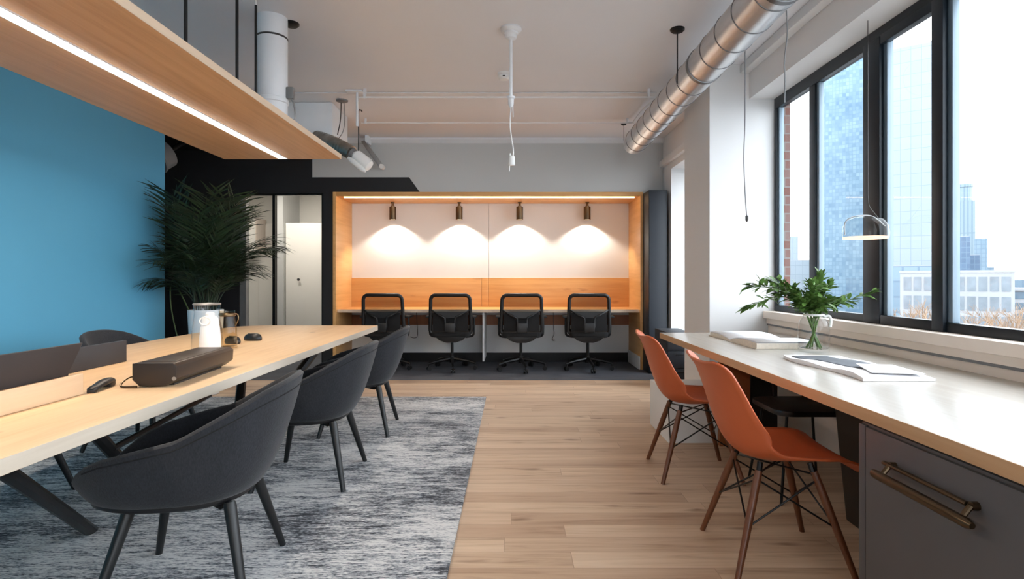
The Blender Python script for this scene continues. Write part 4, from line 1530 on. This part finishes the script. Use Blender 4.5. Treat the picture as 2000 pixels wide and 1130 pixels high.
rr = random.Random(5)
fr_spec = []
for k in range(15):
    fr_spec.append((2 * PI * k / 15 + rr.uniform(-.2, .2), rr.uniform(.7, 1.35), rr.uniform(.72, 1.05), .82))
for k in range(12):
    fr_spec.append((2 * PI * k / 12 + rr.uniform(-.25, .25), rr.uniform(.3, .6), rr.uniform(.95, 1.28), .82))
for k in range(9):
    fr_spec.append((2 * PI * k / 9 + rr.uniform(-.2, .2), rr.uniform(1.2, 1.55), rr.uniform(.55, .75), .82))
for k, (az, le, ln, z0) in enumerate(fr_spec):
    # keep foliage in front of walls
    tipx = PX + math.cos(az) * ln * .62 * min(1, le)
    tipy = PY + math.sin(az) * ln * .62 * min(1, le)
    if tipx < -3.52 and tipy < 5.84:
        ln *= .62
    frond(az, le, ln, 100 + k, z0=z0).build('frond', M['palm'], t, recalc=False, smooth=80)
MB().tube(smooth_path([(-.12, -.06, .82), (-.30, -.05, 1.15), (-.35, -.02, 1.0), (-.33, 0, .75), (-.22, 0, .3), (-.18, 0, .1)]), .006, 7).build('trailing_stem', M['palm_stem'], t)

# ------------------------------------------------------------------ city outside
GZ = -14
M['street'] = plain('street', (96, 96, 96), .9, var=.2, nscale=.05)
struct(MB().box(3.2, 900, -60, 1200, GZ - 1, GZ).build('ground_outside', M['street'], smooth=0))
M['fa'] = mk_facade('blue_curtain_wall', 1.2, 1.5, (48, 80, 103), (98, 120, 132), (58, 86, 104), .12, wob=5.0)
M['fb'] = mk_facade('pale_curtain_wall', 2.9, 4.2, (102, 113, 121), (106, 117, 125), (88, 101, 111), .12)
M['fc'] = mk_facade('pale_tower_wall', 3.2, 60, (92, 108, 116), (104, 119, 126), (76, 94, 106), .7)
M['fd'] = mk_facade('deep_blue_wall', 3.0, 3.6, (52, 74, 96), (62, 84, 106), (72, 94, 112), .25)
M['fe'] = mk_facade('blue_grey_wall', 3.0, 3.6, (80, 100, 114), (92, 110, 122), (70, 90, 106), .25)
M['conc'] = plain('pale_concrete', (124, 126, 129), .9, var=.06, nscale=.2)
M['dark_win'] = plain('office_window', (86, 94, 101), .3, var=.2, nscale=.6)
M['blue_band'] = plain('blue_band_windows', (66, 84, 97), .3, var=.15, nscale=.4)
M['twig'] = plain('autumn_twigs', (118, 96, 76), .9, var=.25, nscale=1)


def tower(name, label, px0, px1, ptop, Y, depth, mat, cat='skyscraper', group='towers outside the window', roof=None, face=True):
    c = (px0 + px1) / 2 - 1000
    X = c / 1100 * Y
    ang = math.atan2(X, Y)
    w = (px1 - px0) / 1100 * Y * math.cos(ang)
    h = CAMZ + (543 - ptop) / 1100 * Y - GZ
    t = thing(name, label, cat, (X, Y, GZ), -ang if face else 0, group)
    MB().box(-w / 2, w / 2, 0, depth, 0, h).build('facade', mat, t, smooth=0)
    if roof:
        roof(t, w, depth, h)
    else:
        MB().box(-w / 2 + .05 * w, w / 2 - .05 * w, .05 * depth, .95 * depth, h, h + .01 * h).build('roof', M['conc'], t, smooth=0)
    return t


tower('tower', 'blue glass tower filling the second pane of the window', 1606, 1716, 68, 230, 18, M['fa'])


def dome(t, w, d, h):
    MB().box(-w / 2 + .4, w / 2 - .4, .4, d - .4, h, h + .8).build('roof', M['conc'], t, smooth=0)
    MB().lathe([(2.3, h + .8), (2.2, h + 1.6), (1.7, h + 2.6), (.9, h + 3.2), (0, h + 3.4)], 20, (-w * .33, 3.2, 0)).build('roof_dome', M['conc'], t)


tower('tower', 'pale gridded glass tower with a small roof dome in the third pane', 1722, 1836, 90, 190, 16, M['fb'], roof=dome)


def crown(t, w, d, h):
    MB().lathe([(w * .40, h), (w * .40, h + 14), (w * .43, h + 14.2), (w * .43, h + 17), (w * .3, h + 18), (0, h + 18)], 28, (0, d / 2, 0)).build('round_crown', M['fc'], t)


tower('tower', 'tall distant tower with a rounded crown in the wide pane', 1860, 1905, 392, 560, 20, M['fc'], roof=crown)
tower('tower', 'dark blue tower below the rounded crown tower', 1858, 1895, 462, 380, 14, M['fd'])
tower('tower', 'short blue tower tucked right of the dark blue one', 1893, 1914, 498, 400, 12, M['fd'])
tower('tower', 'grey blue tower with a small roof box, rightmost of the tall group', 1903, 1929, 466, 470, 14, M['fe'])
tower('tower', 'small pale tower standing apart near the horizon', 1928, 1942, 522, 600, 12, M['fe'])
tower('tower', 'pale distant tower in the narrow pane beside the brick pier', 1536, 1559, 462, 420, 12, M['fb'])
tower('office_block', 'low white block at the foot of the narrow window pane', 1535, 1600, 508, 260, 20, M['fb'], 'building', 'low buildings outside')
tower('office_block', 'blue grey roofed block just behind the white apartment building', 1738, 1850, 519, 130, 14, M['fe'], 'building', 'low buildings outside')
# white grid block
Yb = 84
ang = math.atan2(.81, 1)
t = thing('apartment_building', 'white gridded apartment block behind the bare trees', 'building', (.81 * Yb, Yb, GZ), -ang, 'low buildings outside')
wz = CAMZ + (543 - 532) / 1100 * Yb - GZ
MB().box(-8.4, 5.2, 0, 12, 0, wz).build('wall', M['conc'], t, smooth=0)
MB().box(-8.5, 5.3, -.1, 12.1, wz, wz + .35).build('roof', M['conc'], t, smooth=0)
for r_ in range(3):
    for c_ in range(10):
        x = -7.9 + c_ * 1.3
        z = wz - 2.75 - r_ * 2.9
        w_ = MB().box(x, x + .95, -.06, .02, z, z + 2.1).build('window', M['dark_win'], t, smooth=0)
# horizontal banded building
Yb = 130
t = thing('office_block', 'long low office block with dark window bands at the far right', 'building', (.955 * Yb, Yb, GZ), -math.atan2(.955, 1), 'low buildings outside')
top = CAMZ - (568 - 543) / 1100 * Yb - GZ
MB().box(-11.5, 22, 0, 14, 0, top).build('wall', M['conc'], t, smooth=0)
MB().box(-12, 22.5, -.6, 14, top, top + .6).build('roof', M['conc'], t, smooth=0)
for k in range(3):
    MB().box(-11.3, 21.8, -.15, .05, top - 1.9 - k * 2.6, top - .3 - k * 2.6).build('window_band', M['blue_band'], t, smooth=0)
Yb = 240
for k, (x0, x1, yt, lab) in enumerate(((1928, 1968, 551, 'flat grey block on the horizon beside the small pale tower'), (1966, 2030, 547, 'flat grey block on the horizon at the far right edge'))):
    tower('office_block', lab, x0, x1, yt, Yb + 30 * k, 14, M['fe'], 'building', 'low buildings outside')


def tree(label, px, ptop, Y, seed):
    rr = random.Random(seed)
    X = (px - 1000) / 1100 * Y
    top = CAMZ + (543 - ptop) / 1100 * Y
    h = top - GZ
    t = thing('bare_tree', label, 'tree', (X, Y, GZ), 0, 'bare autumn trees outside')
    MB().tube([(0, 0, 0), (.1, 0, h * .35), (0, 0, h * .6)], [.22, .17, .1], 8).build('trunk', M['twig'], t)
    b = MB()

    def grow(p, d, L, r, lv):
        q = p + d * L
        b.tube([p, p.lerp(q, .5) + Vector((rr.uniform(-.1, .1), rr.uniform(-.1, .1), 0)) * L * .3, q], [r, r * .8, r * .6], 4, cap=False)
        if lv == 0:
            return
        for _ in range(4 if lv > 1 else 5):
            nd = (d + Vector((rr.uniform(-.8, .8), rr.uniform(-.8, .8), rr.uniform(-.2, .7)))).normalized()
            grow(p.lerp(q, rr.uniform(.5, 1)), nd, L * rr.uniform(.55, .75), r * .62, lv - 1)
    for _ in range(6):
        grow(Vector((0, 0, h * rr.uniform(.35, .6))), Vector((rr.uniform(-.6, .6), rr.uniform(-.6, .6), 1)).normalized(), h * .2, .06, 3)
    b.build('twigs', M['twig'], t, smooth=0, recalc=False)


for k, (px, pt_, Y, lab) in enumerate((
        (1765, 585, 34, 'bare tree before the white block, leftmost in the third pane'), (1800, 582, 47, 'bare tree before the white block, beside the thick right mullion'),
        (1868, 588, 40, 'bare tree just right of the thick window mullion'), (1915, 588, 52, 'bare tree below the dark blue towers'),
        (1955, 578, 45, 'tallest bare tree, standing before the banded office block'), (1995, 588, 60, 'bare tree at the extreme right edge of the window view'))):
    tree(lab, px, pt_, Y, 60 + k)
# brick pier outside
b = MB().box(2.270, 2.348, 4.752, 5.42, -3, 3.3)
struct(b.build('wall_outside_brick', M['brick'], smooth=0))

# ------------------------------------------------------------------ light
w = bpy.data.worlds.new('sky')
S.world = w
w.use_nodes = True
bg = w.node_tree.nodes['Background']
bg.inputs[0].default_value = (.90, .955, 1.0, 1)
bg.inputs[1].default_value = 4.2
